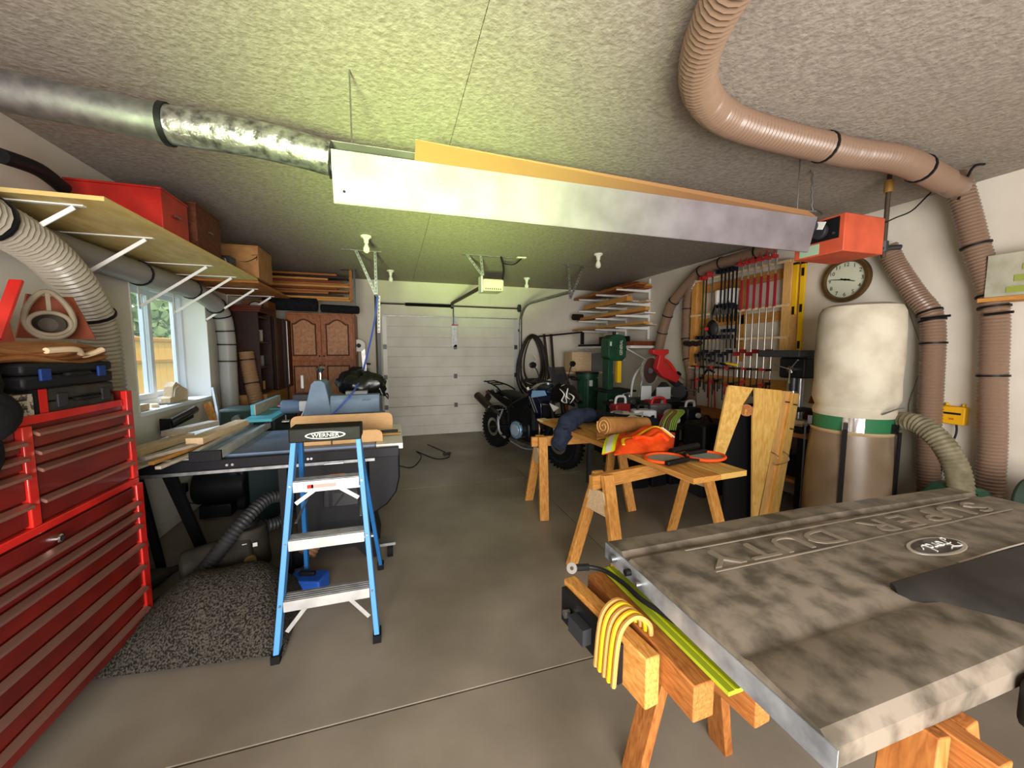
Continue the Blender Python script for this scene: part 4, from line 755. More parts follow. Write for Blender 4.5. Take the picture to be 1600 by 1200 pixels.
hand(math.radians(172), .125, .012); hand(math.radians(-17), .085, .014); B().cyl((4.017, cc.y, cc.z), (4.01, cc.y, cc.z), .01, n=12).obj('hub', 'black', ck)
# ================================================================ dust collector
D = (3.47, 2.08); dcx = T('dust_collector', 'tall dust collector with a dusty canvas bag, green ring and hanging clear plastic bag', 'dust collector', (D[0], D[1], 0))
B().lathe([(.255, 1.03), (.262, 1.06), (.245, 1.1), (.268, 1.16), (.262, 1.3), (.268, 1.5), (.262, 1.7), (.255, 1.82), (.235, 1.865), (.18, 1.885), (.05, 1.89), (.001, 1.89)], (*D, 0), n=40).obj('filter_bag', 'dusty_canvas', dcx)
B().lathe([(.25, .9), (.252, 1.06)], (*D, 0), n=40).obj('collector_ring', 'green_paint', dcx)
sd = V((-.866, -.5, 0)); B().lathe([(.2535, 1.035), (.2535, 1.045)], (*D, 0), n=40, cap=False).obj('band_clamp', 'steel', dcx)
B().sheet(lambda a, b_: V((D[0] + .2545 * math.cos(3.45 + a * .5), D[1] + .2545 * math.sin(3.45 + a * .5), .91 + .13 * b_)), 8, 2, .002).obj('foil_tape', 'chrome', dcx)
B().lathe([(.258, .925), (.262, .9), (.28, .7), (.29, .4), (.29, .12), (.27, .06), (.001, .06)], (*D, 0), n=40).obj('plastic_bag', mat('dust_plastic', '7d6c58', .35, kind='n', col2='655540', scale=4, bump=.2, lo=.3, hi=.7), dcx)
B().lathe([(.262, .9), (.27, .912), (.262, .924)], (*D, 0), n=40, cap=False).obj('bag_band', mat('band_tan', 'a8946f', .6), dcx)
for a in (3.55, 4.75, .6, 2.2):
    x, y = D[0] + .295 * math.cos(a), D[1] + .295 * math.sin(a); B().beam((x, y, .02), (x, y, .94), .03, .012, (math.cos(a), math.sin(a), 0)).obj('support_leg', 'black', dcx); B().cb((D[0] + .268 * math.cos(a), D[1] + .268 * math.sin(a), .96), (.03, .03, .07), (0, 0, a)).obj('toggle_clamp', 'black_gloss', dcx)
B().bx(3.15, 3.8, 1.76, 2.4, 0, .03).obj('base', 'black', dcx); B().tube([AX(1378, 648, 3.36), AX(1400, 640, 3.4), AX(1413, 638, 3.45)], .006, 6).obj('bag_pull', 'galv', dcx)
bl = T('collector_blower', 'round dark green blower housing with a black inlet cone, right of the dust collector', 'blower', (3.55, 1.45, 0))
B().cyl((3.55, 1.4, .35), (3.55, 1.6, .35), .3, n=28).obj('fan_housing', 'green_machine', bl, bev=.02); B().bx(3.3, 3.8, 1.38, 1.62, 0, .05).obj('base', 'black', bl)
ic = AX(1500, 768, 3.5); B().cyl((ic.x, ic.y, ic.z - .22), (ic.x, ic.y, ic.z + .0), .12, .075, n=20).obj('inlet_cone', 'black', bl)
hose('ribbed_dust_hose', 'grey ribbed hose arching from the dust collector ring over to the blower', 'hose', [(3.66, 1.93, .99), AX(1415, 658, 3.55), AX(1440, 665, 3.52), AX(1470, 690, 3.5), AX(1492, 725, 3.5), AX(1500, 755, 3.5), ic + V((0, 0, .0))], .064, mat('hose_dusty', '7f7862', .6, kind='n', col2='655e4a', scale=15), rib=.012, straps=(.08,))
t = T('motor', 'dark green motor at the right edge behind the tailgate', 'motor', (3.7, 1.25, 0)); B().cyl((3.7, 1.0, .62), (3.7, 1.28, .62), .13, n=24).obj('motor_body', mat('gm', '3c4a40', .6), t, bev=.02); B().bx(3.6, 3.8, 1.0, 1.28, 0, .5).obj('mount', 'black', t)
yb = T('control_box', 'yellow control box with a black slot mounted on the right wall between two hoses', 'switch box', (4.0, 1.75, .98))
B().bx(3.985, 4.045, 1.68, 1.815, .98, 1.115).obj('housing', mat('ybox', 'd9a21a', .45), yb, bev=.008); B().bx(3.981, 3.9848, 1.7, 1.795, 1.055, 1.07).obj('slot', 'black', yb); B().bx(3.981, 3.9848, 1.735, 1.76, 1.015, 1.028).obj('switch', mat('sw', 'b8641c', .5), yb)
for y in (1.7, 1.79): B().bx(4.02, 4.04, y, y + .012, 1.116, 1.135).obj('tab', 'yellow', yb)
B().tube([(3.99, 1.72, .98), (3.98, 1.715, .9), (3.97, 1.76, .7), (3.97, 1.78, .45)], .007, 6).obj('cord', 'black', yb)
one(B().tube([AX(1400, 430, 4.03), AX(1418, 480, 4.03), AX(1432, 520, 4.03), AX(1444, 560, 4.03), AX(1430, 600, 4.03), AX(1420, 640, 4.03), AX(1432, 680, 4.03)], .0025, 5), 'thin_wire', 'grey', 'thin grey wire hanging loose on the right wall by the collector', 'wire')
gs = T('display_case', 'clear plastic case on a wooden ledge at the right edge of the wall', 'display case', (3.95, 1.5, 1.88))
B().bx(3.85, XR - .003, 1.1, 1.62, 1.86, 1.885).obj('ledge', 'pine', gs); B().bx(3.87, 4.04, 1.12, 1.6, 1.886, 2.17).obj('case', mat('plexi', 'b9b8a8', .15, kind='n', col2='9b9a86', scale=6), gs, bev=.004)
for k in range(3): B().bx(3.866, 3.8695, 1.3, 1.5 - .03 * k, 1.91 + .07 * k, 1.95 + .07 * k).obj('item_inside', mat('it', '8f9a4a', .4), gs)
# ================================================================ clamp rack
RX = 3.965; ry0, ry1, rz0, rz1 = 3.07, 4.3, 1.32, 2.46
rk = T('clamp_rack', 'pine clamp rack with slotted rails mounted on the right wall', 'rack', (4.0, 3.7, 1.3))
B().bx(RX - .06, XR - .004, ry1 - .03, ry1 + .06, rz0 - .02, rz1 + .0).obj('side_post', 'pine', rk, bev=.003); B().bx(RX - .06, XR - .004, ry0 - .09, ry0, rz0 + .2, rz1 + .0).obj('side_post', wood('pine_lt', 'dcb070', 'c49250'), rk, bev=.003)
for z in (1.1, 2.3, 1.85): B().bx(XR - .03, XR - .004, ry0, ry1 - .03, z, z + .11).obj('back_rail', 'pine', rk)
B().bx(XR - .03, XR - .012, 3.62, 3.7, 1.4, 2.3).obj('back_post', 'pine', rk)
slots = [2.435, 1.985, 1.655, 1.29]
for z in slots:
    r = B().bx(RX - .075, RX - .061, ry0 - .08, ry1 + .05, z, z + .026).obj('slotted_rail', 'pine_pale', rk)
def fclamp(y, z1, L_, grip, bar, m, lab, grp, hook=.09, x=None):
    x = x or RX - .085; t = T('bar_clamp', lab, 'clamp', (x, y, z1 - L_), 0, grp)
    B().bx(x - .004, x + .004, y - .009, y + .009, z1 - L_, z1).obj('bar', bar, t)
    B().bx(x - hook, x + .006, y - .011, y + .011, z1 - .035, z1 + .012).obj('head', m, t, bev=.003)
    zz = z1 - L_ * grip; B().bx(x - hook, x + .006, y - .012, y + .012, zz, zz + .04).obj('jaw', m, t, bev=.004)
    B().cyl((x - hook * .8, y, zz - .09), (x - hook * .8, y, zz), .012, n=8).obj('handle', m if grip < .6 else 'dark_steel', t)
    return t
# long pipe clamps with silver pipes and red heads at the near end
wh = ['nearest', 'second nearest', 'third', 'fourth', 'fifth', 'sixth', 'seventh', 'eighth']
mat('clamp_red', 'b02a2a', .4)
for k in range(6):
    y = 3.13 + .082 * k; t = T('pipe_clamp', f'long silver pipe clamp with red head, {wh[k]} from the yellow levels', 'clamp', (RX - .09, y, 1.22), 0, 'pipe clamps on the rack')
    B().cyl((RX - .09, y, 1.22), (RX - .09, y, 2.62 - .01 * k), .0085, n=10).obj('pipe', 'chrome', t); B().bx(RX - .16, RX - .08, y - .013, y + .013, 2.5, 2.535).obj('fixed_jaw', 'clamp_red', t); B().cyl((RX - .125, y, 2.537), (RX - .125, y, 2.6), .006, n=8).obj('screw', 'clamp_red', t); B().cyl((RX - .125, y - .03, 2.6), (RX - .125, y + .03, 2.6), .006, n=6).obj('crank', 'clamp_red', t)
    B().bx(RX - .16, RX - .08, y - .013, y + .013, 1.5 - .03 * (k % 2), 1.545 - .03 * (k % 2)).obj('sliding_jaw', mat('clamp_dr', '7c1f24', .4), t); B().bx(RX - .1, RX - .08, y - .01, y + .01, 2.0, 2.34).obj('red_panel', mat('crim', '8e2030', .5), t)
for k in range(5):
    y = 3.62 + .055 * k; fclamp(y, 2.5, .62, .72, 'black', mat('clamp_navy', '0f111c', .45), f'black bar clamp hung high on the rack, {wh[k]} from the red pipe clamps', 'black bar clamps high on the rack')
for k in range(3): fclamp(3.6 + .06 * k, 2.06, .5, .62, 'black', 'clamp_navy', f'black bar clamp on the second rail, {wh[k]} from the pipe clamps', 'black bar clamps on the second rail')
for k in range(9):
    y = 3.64 + .062 * k; fclamp(y, 1.71, .42, .5 + .06 * (k % 3), 'steel', 'clamp_navy', f'short navy jawed clamp on the third rail, {wh[k] if k < 8 else "last"} from the pipe clamps', 'steel bar clamps on the third rail', .08)
for k in range(15):
    y = 3.13 + .077 * k; m = ['black', 'clamp_red', 'brown_rod'][k % 3]; t = T('f_clamp', f"small {['black','red','brown'][k%3]} screw clamp on the lowest rail, {['nearest','second','third','fourth','furthest'][k//3]} {['black','red','brown'][k%3]} one from the near end", 'clamp', (RX - .09, y, 1.0), 0, 'small clamps on the lowest rail')
    B().bx(RX - .094, RX - .086, y - .006, y + .006, 1.02 - .05 * (k % 3), 1.32).obj('bar', 'dark_steel', t); B().bx(RX - .15, RX - .084, y - .009, y + .009, 1.31, 1.335).obj('head', m, t); B().bx(RX - .15, RX - .084, y - .009, y + .009, 1.16 - .02 * (k % 4), 1.19 - .02 * (k % 4)).obj('jaw', m, t); B().cyl((RX - .14, y, 1.06 - .02 * (k % 4)), (RX - .14, y, 1.158 - .02 * (k % 4)), .009, n=8).obj('handle', m, t)
for k in range(2):
    y = 4.12 - .05 * k; t = T('band_clamp', ['dark green tall clamp bar beside the left post of the rack', 'thin dark clamp bar next to the green one on the rack'][k], 'clamp', (RX - .09, y, 1.6)); B().bx(RX - .096, RX - .088, y - .008, y + .008, 1.3, 2.45).obj('bar', ['green_machine', 'dark_steel'][k], t); B().bx(RX - .16, RX - .08, y - .012, y + .012, 2.44, 2.48).obj('head', 'clamp_red', t)
t = fclamp(3.98, 2.5, .75, .95, 'galv', 'clamp_red', 'long tan bar clamp with a red jaw hanging left of the white tubs', None)
for k in range(2):
    y = 3.92 - .16 * k; t = T('white_tub', ['white plastic tub on the rack, left one', 'white plastic tub on the rack, right one'][k], 'tub', (4.0, y, 2.004), 0, 'white tubs on the rack')
    B().lathe([(.066, 0), (.076, .25), (.077, .25)], (3.968, y, 2.006), n=24).obj('tub_body', 'white', t); B().lathe([(.079, .25), (.079, .275), (.001, .275)], (3.975, y, 2.006), n=24).obj('lid', 'white', t); B().bx(3.9, 3.9035, y - .03, y + .02, 2.06, 2.13).obj('label', mat('lblue', '5c6c8c', .5), t)
t = T('ear_protectors', 'black padded headset hanging under the white tubs', 'headset', (3.87, 3.93, 1.75)); B().ell((3.87, 3.95, 1.82), (.04, .075, .1)).obj('ear_cup', 'black', t); B().ell((3.86, 3.9, 1.8), (.035, .06, .09)).obj('ear_cup', 'dark_grey', t); B().tube([(3.88, 3.97, 1.9), (3.88, 3.93, 2.08), (3.88, 3.88, 1.9)], .01, 6).obj('headband', 'black', t)
t = T('work_gloves', 'dark brown work gloves clipped to the left post of the rack', 'gloves', (3.83, 4.2, 1.55)); 
for k in range(5): B().ell((3.82, 4.33 - .06 * k, 1.63 - .01 * (k % 2)), (.03, .05, .035), n=10, m=6).obj('glove_finger', mat('glv', '231816', .9), t)
for k, (y, z, c) in enumerate(((3.95, 1.4, 'black'), (3.75, 1.36, 'black'), (3.6, 1.36, 'yellow'))):
    t = T('spring_clamp', [f'black spring clamp on the lowest rail, left of the other', 'black spring clamp on the lowest rail, right of the first', 'yellow tipped small spring clamp on the lowest rail'][k], 'clamp', (3.85, y, 1.33)); B().beam((3.85, y - .08, z), (3.85, y + .08, z + .02), .03, .025).obj('clamp_arm', c, t, bev=.004); B().cyl((3.84, y, z - .02), (3.86, y, z - .02), .02, n=10).obj('pivot', 'steel', t)
t = T('hacksaw', 'red framed saw hanging on the wall below the left end of the rack', 'saw', (3.95, 4.1, .72)); A = [AX(x, y, 3.93) for x, y in ((1109, 590), (1106, 640), (1117, 641), (1116, 590))]
B().tube(A, .009, 8, smooth=1).obj('saw_frame', 'clamp_red', t); B().beam(AX(1113, 592, 3.93), AX(1111, 638, 3.93), .012, .003).obj('blade', 'steel', t); B().tube([AX(1098, 588, 3.93), AX(1106, 578, 3.93), AX(1116, 582, 3.93)], .014, 8).obj('grip', 'black', t)
# two levels at the near end
for k, (py, z0, z1) in enumerate(((2.9, 1.5, 2.4), (3.0, 1.9, 2.4))):
    y = 2.93 if k == 0 else 3.005 - .025; y = [2.9, 2.955][k]
    t = T('spirit_level', ['long yellow spirit level with black vials hanging at the near end of the rack', 'shorter yellow level between the long level and the rack post'][k], 'level', (4.0, y, z0))
    x1 = 3.97 - .03 * k; B().bx(x1 - .022, x1, y - .022, y + .022, z0, z1).obj('level_body', 'yellow', t, bev=.002)
    for z in ([z0 + .08, (z0 + z1) / 2, z1 - .09] if k == 0 else [z0 + .03]): B().bx(x1 - .0235, x1 - .0221, y - .014, y + .014, z - .03, z + .05).obj('vial_window', 'black', t)
    B().bx(x1 - .024, x1 + .002, y - .024, y + .024, z1 + .0005, z1 + .02).obj('end_cap', 'black', t)
# ================================================================ drill press and bench on the right wall
bn = T('workbench', 'dark workbench with shelves along the right wall behind the collector', 'bench', (3.7, 3.4, 0))
B().bx(3.5, XR - .02, 2.45, 4.25, .74, .78).obj('bench_top', 'pine_dark', bn); 
for y in (2.5, 4.2): 
    for x in (3.54, 3.98): B().beam((x, y, 0), (x, y, .74), .06, .06).obj('bench_leg', 'black', bn)
B().bx(3.52, XR - .04, 2.5, 4.2, .3, .33).obj('lower_shelf', 'pine_dark', bn); B().bx(3.7, XR - .004, 2.5, 3.1, .98, 1.005).obj('white_shelf', 'white', bn)
B().beam((3.75, 2.55, .97), (4.03, 2.55, .8), .012, .012).obj('shelf_strut', 'black', bn)
wb = T('red_wood_board', 'reddish triangular board leaning on the wall behind the drill press', 'board', (4.0, 2.7, .8)); B().prism([(2.6, .785), (2.86, .785), (2.66, 1.45), (2.6, 1.45)], (3.99, 0, 0), (0, 1, 0), (0, 0, 1), .02).obj('board', 'red_wood', wb)
dp = T('drill_press', 'black drill press with a long flat belt cover beside the collector bag', 'drill press', (3.62, 2.7, .78))
B().bx(3.45, 3.8, 2.52, 2.93, 1.47, 1.535).obj('belt_cover', 'dark_grey', dp, bev=.01); B().bx(3.5, 3.78, 2.5, 2.74, 1.28, 1.465).obj('head', 'black', dp, bev=.015)
B().cyl((3.68, 2.66, .82), (3.68, 2.66, 1.28), .035, n=18).obj('column', 'steel', dp); B().cyl((3.54, 2.62, 1.16), (3.54, 2.62, 1.28), .035, n=16).obj('quill', 'dark_steel', dp); B().cyl((3.54, 2.62, 1.08), (3.54, 2.62, 1.16), .022, .016, n=12).obj('chuck', 'chrome', dp)
B().cyl((3.46, 2.6, 1.36), (3.5, 2.6, 1.36), .035, n=16).obj('feed_hub', 'chrome', dp)
for a in (.3, 2.4, 4.5): B().cyl((3.46, 2.6, 1.36), (3.42, 2.6 + .13 * math.cos(a), 1.36 + .13 * math.sin(a)), .007, n=8).obj('feed_handle', 'chrome', dp)
B().bx(3.44, 3.7, 2.5, 2.72, .98, 1.0).obj('table', 'dark_teal', dp, bev=.004); B().bx(3.5, 3.85, 2.5, 2.75, .782, .82).obj('base', 'black', dp)
B().cyl((3.78, 2.85, 1.26), (3.78, 2.85, 1.465), .07, n=16).obj('motor', 'black', dp)
for i in range(4): one(B().cb((3.62 + .05 * (i % 2), 2.75 - .06 * (i % 3), .8 + .02 + .045 * (i // 2)), (.09, .2, .04), (0, 0, .15 * i)), 'wood_offcut', 'pine_pale', f"pale offcut {['at the bottom left','at the bottom right','on top at the left','topmost at the right'][i]} of the stack on the right wall bench", 'offcut', 'offcuts on the wall bench', bev=.003)
# ================================================================ motorcycle (forward = local +x, its right side faces the camera)
mc = T('motorcycle', 'black and blue adventure motorcycle parked before the garage door', 'motorcycle', (1.82, 5.2, 0), math.atan2(-1.35, .5))
mat('tank_blue', '10182e', .15, coat=1, metal=.3); mat('tank_light', '7fa6cf', .2, coat=.5); mat('engine_black', '17181b', .4, .5); mat('cover_blue', '8fb0d2', .3, .5)
mat('frame_silver', 'b9bcc2', .35, .6); mat('exhaust', '4d4640', .35, .8)
def L(b, n, m, par=None, **k): return b.obj(n, m, par or mc, world=False, **k)
def wheel(x, r, wd, lab):
    w = L(B().lathe([(r - .085, -wd / 2 + .01), (r - .05, -wd / 2 - .005), (r - .02, -wd / 2 + .01), (r - .006, -wd / 4), (r, 0), (r - .006, wd / 4), (r - .02, wd / 2 - .01), (r - .05, wd / 2 + .005), (r - .085, wd / 2 - .01)], (x, 0, r), (0, 1, 0), 48), lab, 'black_rubber')
    b = B()
    for k in range(34):
        a = 2 * PI * k / 34
        for s in (-1, 0, 1): b.cb((x + (r + .002) * math.cos(a + .05 * s), s * wd * .33, r + (r + .002) * math.sin(a + .05 * s)), (.016, wd * .2, .024), (0, -a, 0))
    o = L(b, 'tread_knobs', 'black_rubber', w, sm=False); o['kind'] = 'stuff'
    L(B().lathe([(r - .1, -.05), (r - .085, -.055), (r - .085, .055), (r - .1, .05), (r - .1, -.05)], (x, 0, r), (0, 1, 0), 40, cap=False), 'rim', mat('rim', '26303f', .3, .5), w)
    for k in range(9):
        a = 2 * PI * k / 9; L(B().beam((x + .04 * math.cos(a), -.01, r + .04 * math.sin(a)), (x + (r - .095) * math.cos(a + .12), -.02, r + (r - .095) * math.sin(a + .12)), .018, .012, (0, 1, 0)), 'spoke', 'rim', w)
    L(B().cyl((x, -.07, r), (x, .07, r), .045), 'hub', 'engine_black', w); L(B().lathe([(.10, -.078), (.145, -.078), (.145, -.073), (.10, -.073), (.10, -.078)], (x, 0, r), (0, 1, 0), 36, cap=False), 'brake_disc', 'chrome', w)
wheel(-.74, .325, .15, 'rear_tyre'); wheel(.74, .34, .11, 'front_tyre')
L(B().beam((-.74, -.11, .32), (-.2, -.12, .42), .03, .07, (0, 1, 0)), 'swingarm', 'engine_black', bev=.005); L(B().beam((-.74, .11, .32), (-.2, .12, .42), .03, .07, (0, 1, 0)), 'swingarm', 'engine_black', bev=.005)
e = L(B().bx(-.22, .22, -.14, .14, .26, .52), 'engine', 'engine_black', bev=.03)
L(B().cyl((-.02, -.19, .4), (-.02, -.14, .4), .125, n=28), 'clutch_cover', 'cover_blue', e, bev=.012); L(B().cyl((-.02, -.2, .4), (-.02, -.19, .4), .085, n=24), 'cover_boss', mat('boss', 'b9d0e8', .25, .4), e, bev=.004)
for k in range(8): a = k * PI / 4; L(B().cyl((-.02 + .135 * math.cos(a), -.18, .4 + .135 * math.sin(a)), (-.02 + .135 * math.cos(a), -.145, .4 + .135 * math.sin(a)), .012, n=8), 'cover_bolt', 'chrome', e)
L(B().beam((.1, 0, .5), (.22, 0, .74), .26, .2, (1, 0, 0)), 'cylinder_block', 'engine_black', bev=.02); L(B().bx(.3, .36, -.16, .16, .45, .78), 'radiator', 'dark_grey', bev=.01)
for s in (-.07, .07): L(B().tube([(.26, s, .62), (.36, s, .5), (.34, s, .32), (.2, s, .24), (0, s * .8, .22)], .02, 10), 'header_pipe', mat('hdr', '7a5f4c', .3, .8))
L(B().prism([(-.25, .2), (.3, .17), (.42, .34), (.38, .36), (.26, .22), (-.25, .24)], (0, -.13, 0), (1, 0, 0), (0, 0, 1), -.26), 'skid_plate', 'galv', bev=.004)
L(B().tube([(-.2, -.13, .2), (.1, -.15, .16), (.3, -.14, .18)], .01, 8), 'side_stand', 'frame_silver')
for s in (-1, 1):
    L(B().tube([(-.25, s * .13, .45), (-.2, s * .15, .7), (.1, s * .16, .86), (.42, s * .06, .98)], .018, 8), 'frame_tube', 'engine_black')
    L(B().tube([(-.2, s * .12, .68), (-.55, s * .11, .78), (-.85, s * .09, .9)], .013, 8), 'subframe', 'engine_black')
pg = L(B().tube([(-.52, -.16, .62), (-.34, -.17, .66), (-.44, -.17, .5), (-.5, -.16, .6), (-.52, -.16, .62)], .014, 8, smooth=1), 'peg_bracket', 'frame_silver'); L(B().tube([(-.46, -.17, .52), (-.46, -.17, .4), (-.42, -.17, .3), (-.3, -.16, .24)], .018, 8), 'peg_arm', 'frame_silver', pg)
L(B().beam((-.24, -.14, .3), (-.24, -.26, .3), .035, .02), 'foot_peg', 'engine_black')
def hull(sec, n=14):  # sections: x, z centre, half width, half height
    return B().loft([[V((x, hw * math.copysign(abs(math.cos(t)) ** .7, math.cos(t)), zc + hh * math.copysign(abs(math.sin(t)) ** .7, math.sin(t)))) for t in [2 * PI * k / n for k in range(n)]] for x, zc, hw, hh in sec])
L(hull([(-.1, .86, .1, .05), (0, .93, .15, .1), (.15, .96, .19, .14), (.32, .97, .2, .15), (.45, .98, .15, .1), (.5, .98, .06, .04)]).mv(0.22, 0, 0), 'fuel_tank', 'tank_blue')
L(B().prism([(.12, .9), (.42, .96), (.38, 1.02), (.14, 1.0)], (0, -.2, 0), (1, 0, 0), (0, 0, 1), -.012).mv(0.22, 0, 0), 'tank_panel', 'tank_light')
L(B().prism([(.02, .98), (.2, .62), (.32, .6), (.3, .84), (.12, 1.03)], (0, -.185, 0), (1, 0, 0), (0, 0, 1), -.03).mv(0.22, 0, 0), 'side_fairing', 'tank_blue', bev=.006)
L(B().cyl((.05, -.19, 1.02), (.05, -.2, 1.02), .022).mv(0.22, 0, 0), 'round_badge', 'white')
for i in range(2): L(B().beam((.1 + .06 * i, -.216, .92 - .02 * i), (.22 + .05 * i, -.216, .72), .012, .004, (0, 1, 0)).mv(0.22, 0, 0), 'fairing_line', 'frame_silver')
L(hull([(-.62, .9, .08, .03), (-.5, .89, .13, .045), (-.3, .85, .14, .045), (-.1, .84, .11, .05), (.02, .88, .07, .04)]).mv(0.1, 0, 0), 'seat', mat('seat', '0e0e10', .6))
L(B().prism([(-.6, .86), (-.2, .8), (-.16, .7), (-.4, .72), (-.66, .82)], (0, -.12, 0), (1, 0, 0), (0, 0, 1), -.02), 'side_panel', 'engine_black', bev=.004); L(B().prism([(-.6, .86), (-.2, .8), (-.16, .7), (-.4, .72), (-.66, .82)], (0, .14, 0), (1, 0, 0), (0, 0, 1), -.02), 'side_panel', 'engine_black', bev=.004)
L(B().prism([(-.3, .5), (.1, .5), (.2, .86), (-.2, .84), (-.38, .74)], (0, -.09, 0), (1, 0, 0), (0, 0, 1), -.18), 'airbox', 'engine_black', bev=.01)
L(hull([(-.92, .86, .05, .03), (-.8, .87, .08, .05), (-.6, .86, .09, .05)]), 'tail_section', 'engine_black')
for s in (-1, 1): L(B().tube([(-.45, s * .14, .93), (-.62, s * .12, .99), (-.95, s * .08, 1.04)], .012, 8), 'rack_rail', 'black')
for x, z in ((-.7, 1.0), (-.82, 1.015), (-.94, 1.035)): L(B().cyl((x, -.11, z), (x, .11, z), .01, n=8), 'rack_bar', 'black')
L(B().beam((-.55, -.15, .9), (-.64, -.14, .98), .02, .02), 'rack_strut', 'frame_silver')
mu = L(B().tube([(-.42, -.16, .62), (-.52, -.2, .68), (-.62, -.21, .72)], .028, 12).mv(0, 0, -0.06), 'exhaust_pipe', 'exhaust'); L(B().cyl((-.6, -.21, .7), (-.98, -.22, .88), .065, .062, n=20).mv(0, 0, -0.06), 'muffler', 'exhaust', mu, bev=.012); L(B().cyl((-.984, -.22, .882), (-.99, -.22, .885), .03).mv(0, 0, -0.06), 'muffler_tip', 'black', mu); L(B().beam((-.6, -.27, .74), (-.8, -.285, .83), .06, .006, (0, 1, 0)).mv(0, 0, -0.06), 'heat_shield', 'exhaust', mu)
L(B().beam((-.95, 0, .82), (-1.08, 0, .66), .14, .01, (0, 1, 0)), 'plate_holder', 'black'); L(B().bx(-.99, -.93, -.05, .05, .84, .88), 'tail_lamp', 'clamp_dr')
for s in (-1, 1):
    L(B().cyl((.74, s * .1, .34), (.56, s * .1, 1.12), .026, .022, n=12), 'fork_leg', 'frame_silver'); L(B().cyl((.67, s * .1, .66), (.57, s * .1, 1.08), .031, n=12), 'fork_tube', 'black')
L(B().sheet(lambda a, b_: V((.74 + .36 * math.cos(.5 + 1.9 * a), (b_ - .5) * .14, .34 + .37 * math.sin(.5 + 1.9 * a) + .0)), 12, 4, .006), 'front_fender', 'black')
L(hull([(.52, .98, .14, .1), (.62, 1.0, .15, .1), (.74, .96, .09, .06), (.84, .9, .04, .02)]).mv(0.2, 0, 0), 'front_fairing', 'black_gloss')
L(B().prism([(.42, .9), (.88, .86), (.8, 1.0), (.6, 1.14), (.46, 1.06)], (0, -.16, 0), (1, 0, 0), (0, 0, 1), -.015).mv(0.24, 0, 0), 'front_side_panel', 'black_gloss', bev=.004)
for pts in ([(.52, 1.06), (.6, 1.0), (.56, .92), (.64, .9), (.62, .98)], [(.66, 1.08), (.64, .98), (.7, .95)], [(.68, 1.02), (.76, .98), (.7, .9)], [(.55, 1.1), (.6, 1.12)]):
    L(B().tube([(x, -.178, z) for x, z in pts], lambda s: .006 + .008 * math.sin(PI * s), 6, sq=.4).mv(0.34, 0, 0), 'white_brush_mark', 'white')
L(B().prism([(.42, .86), (.6, .82), (.5, .76)], (0, -.165, 0), (1, 0, 0), (0, 0, 1), -.01).mv(0.24, 0, 0), 'white_panel', 'white'); L(B().ell((.68, 0, .98), (.06, .08, .06)).mv(0.2, 0, 0), 'headlamp', 'light_grey')
L(B().sheet(lambda a, b_: V((.6 - .14 * b_ - .06 * (2 * a - 1) ** 2, (a - .5) * .3, 1.06 + .26 * b_)), 8, 5, .004).mv(0.2, 0, 0), 'windscreen', mat('screen', '2b2b30', .1, alpha=.7))
L(B().tube([(.3, -.42, 1.16), (.36, -.3, 1.17), (.44, -.12, 1.13), (.44, .12, 1.13), (.36, .3, 1.17), (.3, .42, 1.16)], .012, 8).mv(0.2, 0, 0), 'handlebar', 'black')
for s in (-1, 1):
    L(B().cyl((.29, s * .44, 1.16), (.345, s * .33, 1.168), .018, n=10).mv(0.2, 0, 0), 'grip', 'black_rubber'); L(B().tube([(.3, s * .46, 1.16), (.42, s * .44, 1.14), (.46, s * .32, 1.14), (.42, s * .26, 1.15)], .022, 8, sq=.5).mv(0.2, 0, 0), 'hand_guard', 'black')
    L(B().tube([(.38, s * .26, 1.17), (.37, s * .3, 1.28), (.36, s * .34, 1.33)], .007, 6).mv(0.2, 0, 0), 'mirror_stem', 'black'); L(B().ell((.36, s * .36, 1.35), (.018, .06, .04)).mv(0.2, 0, 0), 'mirror', 'black')
L(B().bx(.43, .5, -.07, .07, 1.14, 1.22).mv(0.2, 0, 0), 'dashboard', 'black', bev=.01); L(B().cyl((.36, -.06, 1.1), (.38, -.1, 1.14), .025).mv(0.2, 0, 0), 'reservoir', 'frame_silver')
# ================================================================ saw horses
def sawhorse(lab, c, ang, ln, h, sp, m='pine', bw=.04):
    t = T('sawhorse', lab, 'sawhorse', (c[0], c[1], 0), ang, 'wooden sawhorses')
    def Q(b, n, mm=m, **k): return b.obj(n, mm, t, world=False, bev=.003, **k)
    hl = ln / 2; Q(B().beam((-hl, 0, h - .045), (hl, 0, h - .045), bw, .09), 'top_beam')
    for sx in (-1, 1):
        x = sx * (hl - .1)
        for sy in (-1, 1):
            Q(B().beam((x, sy * (bw / 2 + .021), h - .0), (x + sx * .05, sy * sp / 2, 0), .085, .036, (0, 1, 0)), 'leg')
        pl = [(-sp * .07 - .03, h - .1), (sp * .07 + .03, h - .1), (sp * .17 + .03, h - .25), (-sp * .17 - .03, h - .25)]
        o = B().prism([(y, z) for y, z in pl], (x + sx * .045 - .0095, 0, 0), (0, 1, 0), (0, 0, 1), .019); Q(o, 'gusset', 'pine_pale')
    return t
sawhorse('farther pine sawhorse nearest the motorcycle, with the dark jacket on its beam', (1.72, 3.34), -.06, .98, .715, .5, 'pine')
sawhorse('nearer pine sawhorse under the near end of the plank, beside the pickup tailgate', (1.75, 2.25), .2, 1.15, .735, .5, 'pine')
